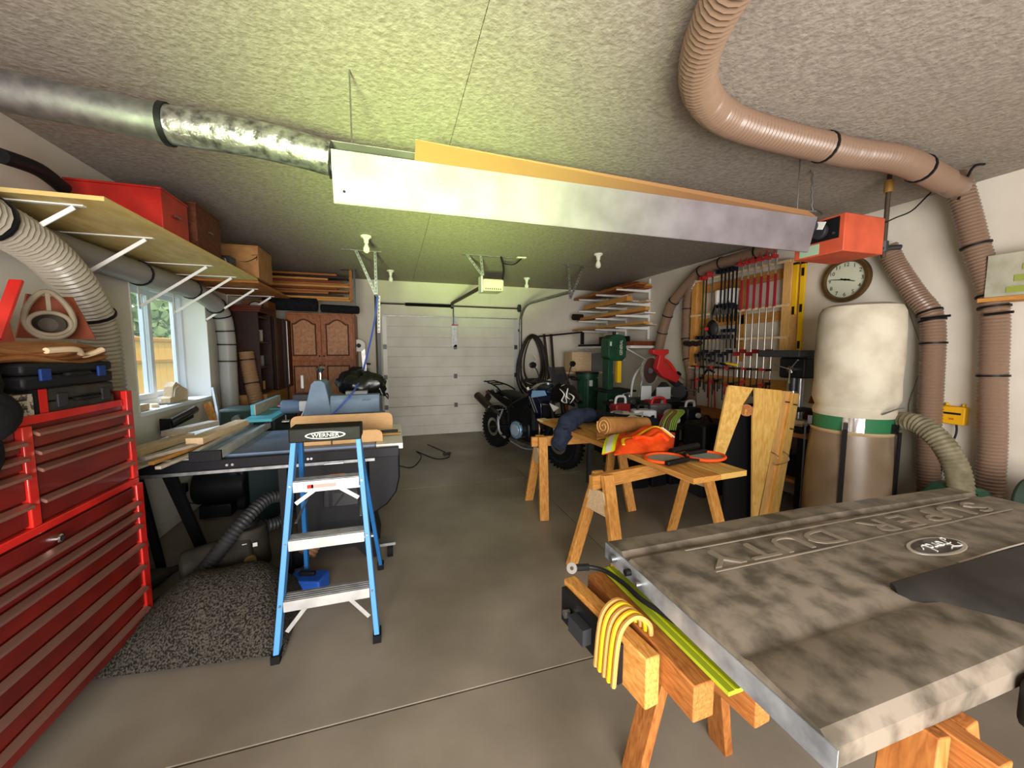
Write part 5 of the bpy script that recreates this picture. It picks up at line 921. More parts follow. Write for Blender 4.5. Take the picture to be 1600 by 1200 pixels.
# planks across them
p0 = AZ(1085, 750, .775); p1 = AZ(1167, 735, .775); p2 = AZ(875, 650, .775)
ax = (V((1.52, 3.75, 0)) - V((p0.x, p0.y, 0))).normalized(); sx_ = V((ax.y, -ax.x, 0))
O = V((p0.x, p0.y, .765))
for k, lab in enumerate(('left plank of the two pine planks lying across the sawhorses', 'right plank of the two pine planks lying across the sawhorses')):
    a = O + sx_ * (.105 + .222 * k) - ax * (.04 * k * 0); one(B().beam(a, a + ax * 2.1, .218, .036), 'plank', 'ply' if k else 'pine', lab, 'plank', 'planks across the sawhorses', bev=.003)
PZ = .785
# orange shirt
sh = T('hi_vis_shirt', 'bright orange work shirt with yellow and silver bands, crumpled on the planks', 'shirt', tuple(AZ(1000, 700, PZ)))
E0, E1, E2, E3 = [V(AZ(x, y, PZ)) for x, y in ((960, 712), (1052, 706), (1055, 678), (968, 684))]
def shirt(a, b_):
    p = E0.lerp(E1, a).lerp(E3.lerp(E2, a), b_); e = (math.sin(PI * a) * math.sin(PI * b_)) ** .6 if 0 < a < 1 and 0 < b_ < 1 else 0
    return p + V((0, 0, .012 + e * (.095 + .03 * math.sin(a * 9 + b_ * 4) + .02 * math.sin(b_ * 13 - a * 5))))
mat('hivis', 'f4561a', .75, kind='n', col2='d9430f', scale=14, bump=.2); mat('hivis_y', 'd9e021', .6); mat('reflect', 'c9cdc4', .3)
B().sheet(shirt, 26, 18, .012).obj('shirt_body', 'hivis', sh)
S0, S1 = V(AZ(945, 700, PZ)), V(AZ(972, 690, PZ))
def slv(a, b_):
    p = V(AZ(942 + 30 * a + 8 * b_, 712 - 8 * a - 26 * b_, PZ)); 
    return p + V((0, 0, .01 + (.035 + .01 * a) * max(0, math.sin(PI * b_)) ** .5))
B().sheet(slv, 10, 8, .01).obj('sleeve', 'hivis', sh)
for nm, a0, a1, m in (('yellow_band', -.05, .62, 'hivis_y'), ('reflective_band', .12, .42, 'reflect')):
    B().sheet(lambda a, b_, a0=a0, a1=a1, m=m: slv(a0 + (a1 - a0) * a, b_) + V((0, 0, .004 if m == 'hivis_y' else .009)), 6, 8, .006).obj(nm, m, sh)
P = [shirt(a, b_) + V((0, 0, .01)) for a, b_ in ((.14, .1), (.12, .3), (.3, .5), (.5, .55), (.7, .5), (.95, .45))]
B().tube(P, .012, 8, sq=.5).obj('yellow_trim', mat('trim_y', 'f2b81e', .6), sh); B().tube([shirt(a, .48) + V((0, -.01, .015)) for a in (.75, .85, .97)], .014, 8, sq=.5).obj('collar_label', 'white', sh)
B().tube([shirt(a, .22 + .05 * math.sin(a * 20)) + V((0, 0, .015)) for a in (.3, .45, .6, .75, .9)], .016, 8).obj('inner_fold', 'hivis', sh)
# leather roll
lr = T('leather_roll', 'rolled tan leather apron with a spiral end lying on the far half of the planks', 'apron', tuple(AZ(960, 680, PZ)))
a, b_ = V(AZ(943, 682, PZ)) + V((0, 0, .09)), V(AZ(1010, 672, PZ)) + V((0, 0, .065)); 
B().cyl(a, b_, .085, .058, n=24).obj('roll_body', mat('tan2', 'b5824a', .7, kind='n', col2='9a6a38', scale=12, bump=.2), lr, bev=.01)
d = (a - b_).normalized(); s1_, u1_, _ = frame(d)
B().tube([a + d * .006 + (s1_ * math.cos(t) + u1_ * math.sin(t)) * (.012 + .0052 * t) for t in [k * .5 for k in range(27)]], .0055, 6, smooth=2).obj('spiral_edge', mat('tan3', 'd8a868', .7), lr)
def flap(a_, b2): p = V(AZ(932 + 80 * a_, 688 - 6 * a_ - 12 * b2, PZ)); return p + V((0, 0, .012 + .022 * b2 + .008 * math.sin(a_ * 15)))
B().sheet(flap, 14, 5, .01).obj('loose_flap', 'tan2', lr)
# rackets
def racket(lab, c, d, tilt=0):
    c = V(c); d = V(d).normalized(); s = V((d.y, -d.x, 0)); t = T('racket', lab, 'racket', tuple(c), 0, 'orange framed rackets on the planks')
    B().tube([c + d * (.135 * math.cos(k * .393)) + s * (.11 * math.sin(k * .393)) + V((0, 0, .016)) for k in range(16)], .0105, 8, closed=True, smooth=3).obj('head_frame', 'orange', t)
    n = 28; B().prism([(.125 * math.cos(2 * PI * k / n), .1 * math.sin(2 * PI * k / n)) for k in range(n)], c + V((0, 0, .013)), d, s, .003).obj('strings', mat('strings', '9aa59a', .5, kind='n', col2='7d897f', scale=90), t)
    for q in (-1, 1): B().beam(c + d * .13 + s * (.04 * q) + V((0, 0, .016)), c + d * .2 + V((0, 0, .018)), .014, .014).obj('throat', 'black', t)
    B().beam(c + d * .19 + V((0, 0, .02)), c + d * .40 + V((0, 0, .02)), .034, .03).obj('grip', 'black', t, bev=.008)
racket('orange racket at the left with its black grip towards the other one', AZ(1038, 719, PZ), V(AZ(1075, 722, PZ)) - V(AZ(1038, 719, PZ)) + V((0, .1, 0)))
racket('orange racket at the right end lying partly over the dark grips', AZ(1103, 716, PZ), V(AZ(1060, 725, PZ)) - V(AZ(1103, 716, PZ)))
t = T('dark_tool', 'black handled tool lying beyond the rackets', 'tool', tuple(AZ(1070, 705, PZ))); B().tube([V(AZ(x, y, PZ)) + V((0, 0, .03)) for x, y in ((1048, 712), (1070, 706), (1090, 702))], .022, 10).obj('tool_handle', 'black', t)
# jacket over the far sawhorse
jk = T('dark_blue_jacket', 'dark blue padded jacket sleeve draped over the farther sawhorse by the front wheel', 'jacket', (1.6, 3.35, .72))
P = [AY(x, y, yy) for x, y, yy in ((925, 648, 3.42), (905, 650, 3.36), (890, 658, 3.3), (882, 672, 3.27), (876, 688, 3.26), (868, 700, 3.26))]
B().tube(P, lambda s: .062 + .03 * math.sin(PI * s) + .006 * math.sin(s * 30), 14).obj('sleeve', 'fabric_navy', jk)
B().tube([AY(x, y, 3.5) for x, y in ((905, 652), (940, 650), (985, 655), (1030, 664))], lambda s: .075 + .02 * math.sin(s * 9), 12, sq=.7).obj('jacket_body', 'fabric_black', jk); B().cb(P[3] + V((-.02, -.075, .02)), (.05, .012, .03)).obj('patch', 'black', jk)
t = T('black_strap_clamp', 'small black strap buckle on the beam end of the farther sawhorse', 'clamp', (1.75, 3.3, .72)); B().tube([AY(x, y, 3.27) for x, y in ((888, 676), (900, 668), (912, 676), (902, 682))], .012, 8).obj('strap', 'black', t)
B_ = B().beam(AZ(845, 655, .78), AZ(875, 665, .76), .1, .02); one(B_, 'wood_offcut', 'pine_pale', 'pale wooden offcut with a dark knot resting behind the far sawhorse', 'offcut')
# ================================================================ plywood stand
pw = T('plywood_leg_stand', 'pair of plywood trestle legs with an inverted V gap standing upright before a black sheet', 'trestle', (2.95, 2.45, 0))
wy = 2.4
def PY(x, y): return AY(x, y, wy)
def poly(pts, y, m, nm, dep=.019, bev=.002):
    pl = [(q.x, q.z) for q in (AY(a, b_, y) for a, b_ in pts)]; pl = [(x, .002 if p_[1] > 800 else z) for (x, z), p_ in zip(pl, pts)]
    return B().prism(pl, (0, y, 0), (1, 0, 0), (0, 0, 1), -dep).obj(nm, m, pw, bev=bev)
poly([(1141, 602), (1178, 606), (1160, 634), (1158, 646), (1131, 716), (1116, 712), (1138, 606)], wy, 'ply', 'plywood_face')
poly([(1180, 606), (1222, 610), (1224, 614), (1181, 806), (1177, 806), (1177, 640), (1180, 634)], wy, 'ply', 'plywood_face')
def edge(px0, px1, y0, y1, nm, top):
    a = AY(px0, top, y0); z = a.z
    bt0 = AY(1183 + (px0 - 1224) * 0 , 806, wy)
    return a
for i, (u0, u1, l0, l1) in enumerate(((1224, 1238, 1184, 1200), (1239, 1250, 1201, 1215))):
    T0, T1 = AY(u0, 611 + i * 3, wy + .005), AY(u1, 612 + i * 3, wy + .05); L0, L1 = AY(l0, 806, wy + .005), AY(l1, 804, wy + .05)
    vs = [T0, T1, L1, L0]; vs = [V((p.x, p.y, .002 if k_ > 1 else p.z)) for k_, p in enumerate(vs)]; bk = [p + V((.012, .04, 0)) for p in vs]
    B().add(vs + bk, [(3, 2, 1, 0), (4, 5, 6, 7), (0, 1, 5, 4), (1, 2, 6, 5), (2, 3, 7, 6), (3, 0, 4, 7)])  .obj('timber_leg', ['pine_lt', 'ply'][i], pw, bev=.003)
for q in ((1150, 640), (1168, 646)): pass
B().beam(AY(1160, 643, wy + .05), AY(1190, 643, wy + .05), .05, .05, (0, 1, 0)).obj('cross_bar', 'pine', pw, bev=.003); B().cyl(AY(1166, 641, wy + .03), AY(1166, 641, wy + .06), .05, n=18).obj('round_boss', 'pine_dark', pw)
for (x, y) in ((1228, 628), (1240, 632), (1236, 670)): p = AY(x, y, wy + .02); B().cyl(p + V((0, -.03, 0)), p + V((0, .01, 0)), .006, n=8).obj('screw', 'dark_steel', pw)
bp = T('black_sheet', 'large black sheet standing behind the plywood trestle legs', 'sheet', (2.9, 2.53, 0)); B().bx(AY(1132, 700, 2.52).x, AY(1180, 700, 2.52).x + .3, 2.5, 2.52, .002, 1.08).obj('sheet', 'black', bp)
B().bx(AY(1132, 700, 2.52).x, AY(1180, 700, 2.52).x + .3, 2.53, 2.55, .002, .12).obj('sheet_edge', 'dark_grey', bp)
t = T('wire_loop', 'bent pale wire loop hanging on the trestle leg edge', 'wire', tuple(AY(1230, 700, wy))); B().tube([AY(x, y, wy - .01) for x, y in ((1205, 706), (1216, 714), (1210, 726), (1230, 722), (1232, 712), (1224, 706))], .003, 5).obj('wire', 'galv', t)
# ================================================================ hung hoses, back right corner
rod = T('hanging_rail', 'black rail across the back right corner carrying the hose coil', 'rail', (2.9, 6.9, 1.85))
ra, rb_ = AY(840, 526, 6.95), AY(910, 519, 6.3); B().cyl(ra, rb_, .016, n=10).obj('rail_tube', 'black', rod); B().beam(rb_, rb_ + V((0, 0, -.22)), .05, .05, (1, 0, 0)).obj('rail_post', 'black', rod); B().cyl(ra, (ra.x, YB - .002, ra.z), .012, n=8).obj('wall_stub', 'black', rod)
hc = T('hose_coil', 'large coil of black hoses hanging in loops right of the garage door', 'hose', (2.55, 6.95, .85)); c = AY(831, 562, 6.93)
for k in range(9):
    rx = .17 + .018 * k; rz = .42 + .022 * k; dy = random.uniform(-.05, .05)
    B().tube([(c.x + rx * math.cos(a) * (1 - .2 * math.sin(a)) + .02 * math.sin(k * 2), c.y - .03 + dy + .02 * math.sin(a * 2), c.z + rz * math.sin(a) - .015 * k) for a in [i * .524 for i in range(12)]], .013, 8, closed=True, smooth=3).obj('hose_loop', mat('coil', '1e1a17', .5) if k % 3 else mat('coil2', '3a3028', .5), hc)
B().tube([(c.x - .02, c.y - .12, c.z + .1), (c.x + .05, c.y - .13, c.z + .0), (c.x - .05, c.y - .12, c.z - .1), (c.x + .06, c.y - .13, c.z - .12), (c.x, c.y - .12, c.z - .2)], .01, 6).obj('white_cord', 'white', hc)
sb = T('hanging_strap', 'dark straps folded over the rail beside the hose coil', 'strap', (2.95, 6.8, .9))
for x0, x1, x2 in ((846, 848, 858), (857, 860, 866)):
    B().beam(AY(x0 + 4, 522, 6.85), AY(x2, 592, 6.85), .05, .01, (0, 1, 0)).obj('strap_band', mat('strapb', '2e2823', .7), sb)
bw_ = T('back_bench', 'low bench with boards in the back right corner behind the motorcycle', 'bench', (3.35, 6.7, 0))
bz = AY(905, 580, 6.5).z; B().bx(2.98, 3.98, 6.35, 7.05, bz - .04, bz).obj('bench_top', 'pine_pale', bw_)
for x in (3.02, 3.94): 
    for y in (6.4, 7.0): B().beam((x, y, 0), (x, y, bz - .04), .06, .06).obj('bench_leg', 'red_wood', bw_)
q0, q1 = AY(892, 551, 6.5), AY(922, 577, 6.5)
crate('plywood_box', 'pale plywood box standing on the bench in the back right corner', 'box', q0.x, q1.x, 6.45, 6.75, bz + .002, q0.z, 'pine_pale', hole=False)
one(B().bx(q1.x + .04, q1.x + .34, 6.5, 6.75, bz + .002, q0.z - .02), 'grey_box', 'grey', 'grey box right of the pale plywood box on the back bench', 'box', bev=.004)
gc = T('green_bin', 'dark green ribbed bin with a black lid behind the motorcycle', 'bin', tuple(AY(917, 620, 5.9).xy) + (0,)); gx, gy = gc.location.x, 5.9; gz = AY(905, 584, 5.9).z
gc.location.y = gy
B().lathe([(.14, 0), (.17, gz - .05), (.185, gz - .05), (.185, gz)], (gx, gy, 0), n=24).obj('bin_body', 'green_machine', gc); B().cyl((gx, gy, gz + .001), (gx, gy, gz + .03), .2, n=24).obj('lid', 'black', gc); B().bx(gx - .06, gx + .0, gy - .19, gy - .183, gz - .2, gz - .1).obj('label', 'light_grey', gc)
for k in range(7): a = -2.4 + .28 * k; B().beam((gx + .165 * math.cos(a), gy + .165 * math.sin(a), .1), (gx + .178 * math.cos(a), gy + .178 * math.sin(a), gz - .08), .012, .012).obj('rib', 'green_machine', gc)
# white shelf with things
ws = T('white_shelf_unit', 'long white wall shelf behind the bandsaw under the lumber racks', 'shelf', (3.75, 6.0, 1.58)); B().bx(3.5, XR - .003, 5.15, 6.98, 1.57, 1.61).obj('shelf_board', 'white', ws, bev=.002)
for y in (5.4, 6.1, 6.8): B().beam((3.6, y, 1.565), (XR - .01, y, 1.35), .02, .01, (0, 1, 0)).obj('shelf_brace', 'white_trim', ws)
for nm, m, lab, a in (('folded_cloth', 'fabric_navy', 'dark blue folded cloth at the far end of the white shelf', (3.52, 3.85, 6.3, 6.95, 1.612, 1.65)), ('black_case', 'black', 'long black case on the white shelf over the blue cloth', (3.6, 3.9, 5.75, 6.28, 1.612, 1.78)), ('wooden_tray', 'red_wood', 'flat brown tray at the near end of the white shelf', (3.6, 4.0, 5.2, 5.6, 1.612, 1.68))):
    one(B().bx(*a), nm, m, lab, 'case' if nm == 'black_case' else 'cloth' if nm == 'folded_cloth' else 'tray', bev=.008)
one(B().cyl((3.66, 5.78, 1.81), (3.7, 6.25, 1.81), .025, n=12), 'paper_tube', 'white', 'white tube lying on the black case on the wall shelf', 'tube')
# cantilever lumber racks on the right wall
cr_ = T('cantilever_rack', 'white steel wall rack with slotted standards and sloping arms holding boards', 'rack', (XR, 6.0, 1.85))
for y in (5.45, 6.1, 6.75):
    s = B().bx(XR - .03, XR - .003, y - .015, y + .015, 1.72, 2.7).obj('standard', 'white_trim', cr_)
    for z in (1.9, 2.09, 2.28, 2.5): B().beam((XR - .031, y, z), (3.42, y, z + .0), .05, .025, (0, 1, 0), .02, .02).obj('arm', 'white_trim', s)
rows = [(1.915, [(3.46, 4.72, 7.0, .09, .035, 'pine', 'nearest yellow board'), (3.6, 4.85, 6.9, .12, .03, 'pine_pale', 'pale board behind the front one'), (3.78, 5.0, 7.0, .14, .025, 'board_grey', 'greyish wide board')]),
        (2.105, [(3.46, 4.7, 6.8, .07, .05, 'pine', 'long yellow board sticking out nearest'), (3.58, 5.0, 7.0, .1, .025, 'pine_dark', 'brown board'), (3.8, 5.1, 7.0, .2, .02, 'white', 'white board')]),
        (2.295, [(3.5, 5.2, 6.6, .1, .075, 'pine', 'thick square yellow beam'), (3.68, 5.3, 7.0, .12, .03, 'board_grey', 'grey board'), (3.86, 5.2, 6.9, .12, .03, 'pine_pale', 'pale board at the wall')]),
        (2.515, [(3.5, 5.5, 7.0, .12, .04, 'pine_dark', 'dark brown board'), (3.68, 5.2, 6.9, .16, .03, 'red_wood', 'reddish wide board'), (3.86, 5.25, 6.5, .16, .03, 'pine_dark', 'brown board at the wall')])]
for z, bs in rows:
    for x, y0, y1, w_, h, m, lab in bs:
        lev = {1.915: 'lowest', 2.105: 'second', 2.295: 'third', 2.515: 'top'}[z]
        one(B().bx(x - w_ / 2, x + w_ / 2, y0, y1, z, z + h), 'board', m, f'{lab} on the {lev} level of the white rack', 'board', 'boards on the white wall rack', bev=.002)
for i, (x, z, m) in enumerate(((3.7, 2.56, 'pine_dark'), (3.86, 2.56, 'pine'), (3.7, 2.6, 'red_wood'))):
    one(B().bx(x - .07, x + .07, 5.15 + .1 * i, 6.1, z - .012, z + .02), 'short_board', m, ['dark short board stacked on the top level of the white rack', 'yellow short board at the wall on top of the white rack', 'topmost reddish short board under the ceiling'][i], 'board', 'short boards on top of the white rack')
one(B().cyl((3.3, 6.75, 2.17), (3.5, 6.75, 2.17), .06, n=14), 'cable_roll', 'glv', 'brown roll of cable at the far end of the rack', 'roll')
# ================================================================ bandsaw
bs = T('bandsaw', 'dark green upright bandsaw with a yellow blade guard, between bin and miter saw', 'bandsaw', (3.15, 5.0, 0))
y0 = 4.9; X_ = lambda px, py: AY(px, py, y0).x
c = AY(964, 541, y0); 
hp = []
xl, xr = X_(951, 541), X_(979, 541); zt, zb = AY(964, 522, y0).z, AY(964, 564, y0).z; r = (xr - xl) / 2
for a in range(0, 181, 20): hp.append(((xl + xr) / 2 + r * math.cos(math.radians(a)), zt - r * .7 + r * .7 * math.sin(math.radians(a))))
hp += [(xl, zb + .06), (xl + .06, zb), (xr - .06, zb), (xr, zb + .06)]
B().prism(hp, (0, y0, 0), (1, 0, 0), (0, 0, 1), -.22).obj('upper_wheel_housing', 'green_machine', bs, bev=.01)
text('GENERAL', 'housing_lettering', 'cream', bs, ((xl + xr) / 2 + .06, y0 - .0015, (zt + zb) / 2), (0, 0, 1), (-1, 0, 0), .065, .001, sx=.8)
B().bx(xl + .02, xl + .05, y0 - .002, y0 - .0005, 1.6, 1.66).obj('maker_plate', 'light_grey', bs)
cz = AY(960, 607, y0).z; B().bx(xl + .02, xl + .1, y0 + .03, y0 + .2, cz - .02, zb + .02).obj('column', 'green_machine', bs, bev=.008)
B().bx(xl + .17, xl + .235, y0 + .02, y0 + .08, AY(975, 598, y0).z, zb - .0).obj('blade_guard', 'yellow', bs, bev=.004)
B().bx(xl - .06, xr + .12, y0 - .1, y0 + .35, cz - .05, cz - .02).obj('saw_table', 'dark_teal', bs, bev=.004); B().bx(xl - .02, xr + .04, y0 + .0, y0 + .24, .42, cz - .06).obj('lower_wheel_housing', 'green_machine', bs, bev=.01)
B().bx(xl + .03, xl + .09, y0 - .004, y0 - .0005, cz - .28, cz - .16).obj('label', 'light_grey', bs); B().cyl((xr + .001, y0 + .1, 1.55), (xr + .05, y0 + .1, 1.55), .03).obj('tension_knob', 'black', bs); B().cyl(((xl + xr) / 2, y0 + .1, zt), ((xl + xr) / 2, y0 + .1, zt + .04), .025).obj('top_knob', 'black', bs)
B().cyl((xl + .2, y0 - .03, cz - .14), (xl + .2, y0 - .005, cz - .14), .04, n=14).obj('trunnion_knob', 'yellow', bs); B().bx(xl - .04, xr + .06, y0 - .02, y0 + .3, 0, .41).obj('stand', 'black', bs, bev=.01)
# ================================================================ miter saw and its neighbours
sy = 4.25
st = T('miter_saw_stand', 'black stand and table carrying the red miter saw and small machines', 'stand', (3.2, 4.3, 0))
tz = .84; B().bx(2.72, 3.72, 4.05, 4.62, tz - .04, tz).obj('stand_top', 'black', st, bev=.005); B().bx(2.78, 3.66, 4.1, 4.56, .3, .33).obj('lower_shelf', 'black', st)
for x in (2.76, 3.68):
    for y in (4.09, 4.58): B().beam((x, y, 0), (x, y, tz - .04), .04, .04).obj('stand_leg', 'dark_steel', st)
ms_ = T('miter_saw', 'red sliding miter saw with its blade raised and a grey steel base', 'miter saw', (3.3, 4.3, tz))
bc = AY(1016, 579, 4.3); B().lathe([(.001, -.0015), (.17, -.0015), (.17, .0015), (.001, .0015)], bc, (.35, -1, 0), 48).obj('saw_blade', mat('blade', '8b8780', .3, .9), ms_)
B().lathe([(.175, -.02), (.182, -.02), (.182, .02), (.175, .02)], bc, (.35, -1, 0), 30, cap=False).obj('blade_rim_guard', mat('clearg', '9fa09a', .2, alpha=.5), ms_)
B().cyl(bc + V((-.02, -.03, 0)), bc + V((0, -.003, 0)), .035).obj('arbor', 'dark_grey', ms_)
A = [AY(x, y, 4.27) for x, y in ((1015, 546), (1040, 546), (1040, 552), (1034, 556), (1033, 566), (1058, 588), (1052, 598), (1030, 588), (1021, 576), (1026, 556), (1016, 553))]
B().prism([(p.x, p.z) for p in A], (0, 4.2, 0), (1, 0, 0), (0, 0, 1), -.1).obj('motor_arm', 'clamp_red', ms_, bev=.012)
B().tube([AY(x, y, 4.25) for x, y in ((1033, 562), (1042, 564), (1052, 576), (1056, 586))], .022, 10).obj('handle', 'red', ms_)
B().cyl(AY(1046, 590, 4.35), AY(1062, 604, 4.35), .05, n=16).obj('motor', 'dark_grey', ms_); B().bx(3.08, 3.66, 4.2, 4.5, tz + .001, tz + .06).obj('base', 'dark_grey', ms_, bev=.01)
B().beam((3.36, 4.36, tz + .06), AY(1040, 600, 4.36), .08, .1, (0, 1, 0)).obj('pivot_arm', 'dark_grey', ms_)
for a, b_, c_, d_2 in ((1002, 1017, 603, 622), (1026, 1047, 605, 624)):
    p, q = AY(a, c_, 4.17), AY(b_, d_2, 4.17); B().bx(p.x, q.x, 4.16, 4.18, tz + .061, p.z).obj('fence_plate', 'light_grey', ms_, bev=.004)
B().cyl(AY(1060, 612, 4.3), AY(1066, 616, 4.5), .1, n=20).obj('dust_port', 'dark_grey', ms_)
one(B().tube([AY(x, y, 4.5) for x, y in ((985, 640), (988, 600), (996, 580), (1008, 572), (1002, 600), (996, 630))], .014, 8), 'grey_cable', 'light_grey', 'pale cable loop standing up between bandsaw and miter saw', 'cable')
# lower cluttered table in front
lt = T('clutter_table', 'low dark table heaped with tools in front of the miter saw stand', 'table', (2.75, 3.65, 0)); B().bx(2.1, 3.4, 3.45, 3.95, .66, .70).obj('table_top', 'black', lt)
for x in (2.14, 3.36):
    for y in (3.49, 3.91): B().beam((x, y, 0), (x, y, .66), .04, .04).obj('table_leg', 'dark_steel', lt)
def gadget(name, lab, cat, c, d, m, m2, k=0):
    t = T(name, lab, cat, c); x, y, z = c; B().cb((x, y, z + d[2] / 2 + .002), d, (0, 0, .3 * k)).obj('tool_body', m, t, bev=min(d) * .15); B().tube([(x - d[0] * .3, y, z + d[2]), (x - d[0] * .2, y, z + d[2] * 1.35), (x + d[0] * .25, y, z + d[2] * 1.35), (x + d[0] * .32, y, z + d[2])], .014, 8).obj('tool_handle', m2, t); B().cyl((x + d[0] * .2, y - d[1] * .5 - .025, z + d[2] * .5), (x + d[0] * .2, y - d[1] * .5, z + d[2] * .5), .03, n=14).obj('knob', m2, t)
    return t
gadget('router', 'red power tool with a steel base at the left of the cluttered table', 'power tool', (2.32, 3.65, .7), (.24, .16, .12), 'clamp_red', 'steel', 1)
gadget('belt_sander', 'grey and white tool in the middle of the cluttered table', 'power tool', (2.72, 3.72, .7), (.26, .18, .16), 'light_grey', 'black', -1)
gadget('circular_saw', 'small red tool under the green hose coil', 'power tool', (2.98, 3.6, .7), (.2, .15, .11), 'clamp_dr', 'light_grey', .5)
gadget('grinder', 'black tool with a pale knob at the right of the cluttered table', 'power tool', (3.28, 3.62, .7), (.2, .16, .18), 'black', 'light_grey', 0)
gadget('small_saw', 'red and silver hand saw tool at the front of the miter saw stand', 'power tool', (3.2, 4.12, tz), (.3, .1, .07), 'clamp_dr', 'light_grey', .3)
gadget('planer', 'silver grey hand tool in the middle of the miter saw stand front', 'power tool', (2.98, 3.8, .7), (.3, .12, .2), 'galv', 'clamp_red', -.3)
gadget('drill', 'silver and black tool between the bandsaw table and cluttered table', 'power tool', (2.5, 3.85, .7), (.22, .12, .22), 'clamp_dr', 'light_grey', .6)
gadget('bench_vise', 'dark steel vise at the left end of the miter saw stand', 'vise', (2.84, 4.25, tz), (.16, .22, .1), 'dark_steel', 'steel', 0)
t = T('paper_bag', 'crumpled white paper packet lying on the dark jacket', 'packet', tuple(AZ(985, 652, .8))); B().sheet(lambda a, b_: V(AZ(960 + 45 * a, 658 - 13 * b_ - 4 * a * 0, .83)) + V((0, 0, .01 + .012 * math.sin(a * 9 + b_ * 5))), 10, 6, .004).obj('packet', 'white', t)
gh = T('green_hose_coil', 'coil of yellow green hose hanging off the front of the cluttered table', 'hose', tuple(AY(1045, 670, 3.4)))
for k in range(6):
    B().tube([AY(1030 + 3.0 * k + dx_ , yy, 3.38 + .012 * k) for dx_, yy in ((2, 682), (0, 668), (6, 652), (18, 641), (24, 644), (14, 656), (10, 672))], .008, 6).obj('hose_loop', mat('ghose', '7f9a34', .5) if k > 1 else mat('ghose2', '6b4a2a', .5), gh)
t = T('red_hose_reel', 'dusty black machine with a bent handle on the floor before the right bench', 'machine', (3.2, 3.35, 0)); B().bx(3.0, 3.45, 3.1, 3.4, .3, .78).obj('housing', 'black', t, bev=.03); B().bx(3.02, 3.42, 3.12, 3.38, 0, .29).obj('base', 'dark_grey', t, bev=.01)
B().tube([AY(x, y, 3.2) for x, y in ((1100, 672), (1098, 655), (1106, 650), (1114, 664))], .012, 8).obj('handle', 'black', t)
for k, (x, z) in enumerate(((2.55, 0), (2.75, 0), (2.6, .25))):
    pass
for k in range(3): one(B().bx(2.5 + .24 * k, 2.7 + .24 * k, 3.55, 3.85, 0, .24 + .05 * k), 'storage_bin', 'black', f"{['leftmost','middle','rightmost'][k]} black bin on the floor under the cluttered table", 'bin', 'black bins under the table', bev=.015)
# items on the lower shelf and floor of the right bench
for k in range(6):
    one(B().bx(3.6, 3.85, 2.55 + .27 * k, 2.76 + .27 * k, .332, .5 + .04 * (k % 3)), 'parts_bin', ['black', 'dark_grey', 'vac_dusty'][k % 3], f"{['black','dark grey','dusty brown'][k%3]} bin on the lower bench shelf, {'nearer' if k<3 else 'farther'} one of that colour", 'bin', 'bins on the lower bench shelf', bev=.01)
# ================================================================ tailgate
TG = .9; GX0, GX1 = .665, 2.44
tg = T('pickup_tailgate', 'dusty grey pickup tailgate lying flat with embossed lettering and oval badge', 'tailgate', (1.5, .8, .78))
gm = mat('dusty_paint', '7d7366', .5, .15, kind='n', col2='4f483e', scale=14, bump=.03, detail=8, lo=.36, hi=.6)
yA = lambda x: 1.075 + .0 * x
# far lip, groove, raised field, near slope
prof = [(1.085, -.06), (1.085, -.012), (1.075, 0), (1.0, .004), (.985, -.01), (.965, -.01), (.95, 0.006), (.60, .008), (.58, -.002), (.565, -.002), (.55, .004), (.42, -.012), (.40, -.03), (.40, -.07)]
def xe(y): return GX0 + (1.085 - y) * .02
n = len(prof); A1 = [V((xe(y), y, TG + z)) for y, z in prof]; Am = [V(((GX0 + GX1) / 2, y, TG + z + (.006 if z > -.03 else 0))) for y, z in prof]; A2 = [V((GX1 + .03 * (1.085 - y), y - .02, TG + z)) for y, z in prof]
rows_ = [[a.lerp(m_, t) if t <= 1 else m_.lerp(c_, t - 1) for a, m_, c_ in zip(A1, Am, A2)] for t in (0, .5, 1, 1.5, 2)]
B().loft([list(r) for r in rows_]).obj('panel_skin', gm, tg, sm=True)
B().add([V((xe(1.085) - .003, 1.087, TG - .008)), V((xe(.4) - .003, .39, TG - .02)), V((xe(.4) - .003, .39, TG - .07)), V((xe(1.085) - .003, 1.087, TG - .06)), V((xe(1.085), 1.087, TG - .008)), V((xe(.4), .39, TG - .02)), V((xe(.4), .39, TG - .07)), V((xe(1.085), 1.087, TG - .06))],
        [(0, 1, 2, 3), (7, 6, 5, 4), (0, 4, 5, 1), (1, 5, 6, 2), (2, 6, 7, 3), (3, 7, 4, 0)]).obj('side_plate', mat('bare_alu', 'b4b9c0', .4, .5, kind='n', col2='7d8187', scale=12), tg)
for y, z, r, m in ((1.03, -.034, .012, 'steel'), (.95, -.034, .01, 'black'), (.9, -.042, .008, 'steel')): B().cyl((xe(y) - .003, y, TG + z), (xe(y) - .02, y, TG + z), r, n=12).obj('latch_pin', m, tg)
mat('dusty2', '8a8071', .45, .2)
for k_, ch_ in enumerate('SUPER DUTY'):
    if ch_ != ' ': text(ch_, 'embossed_letter', 'dusty2', tg, (2.2 - .142 * k_, .875, TG + .011), (-1, 0, 0), (0, -1, 0), .12, .006, sx=1.6)
for y in (.935, .815): B().bx(.85, 2.3, y - .0025, y + .0025, TG + .0105, TG + .0135).obj('emboss_line', 'dusty2', tg)
ex, ey = AZ(1463, 860, TG).xy; n = 36
def ov(rx, ry, z0, dp, m, nm): return B().prism([(rx * math.cos(2 * PI * k / n), ry * math.sin(2 * PI * k / n)) for k in range(n)], (ex, ey, TG + z0), (1, 0, 0), (0, 1, 0), dp).obj(nm, m, tg, bev=.0015)
bo = ov(.118, .047, .008, .008, mat('badge_rim', 'c9c3b8', .3, .6), 'badge_rim'); ov(.104, .038, .0161, .001, 'black_gloss', 'badge_field'); 
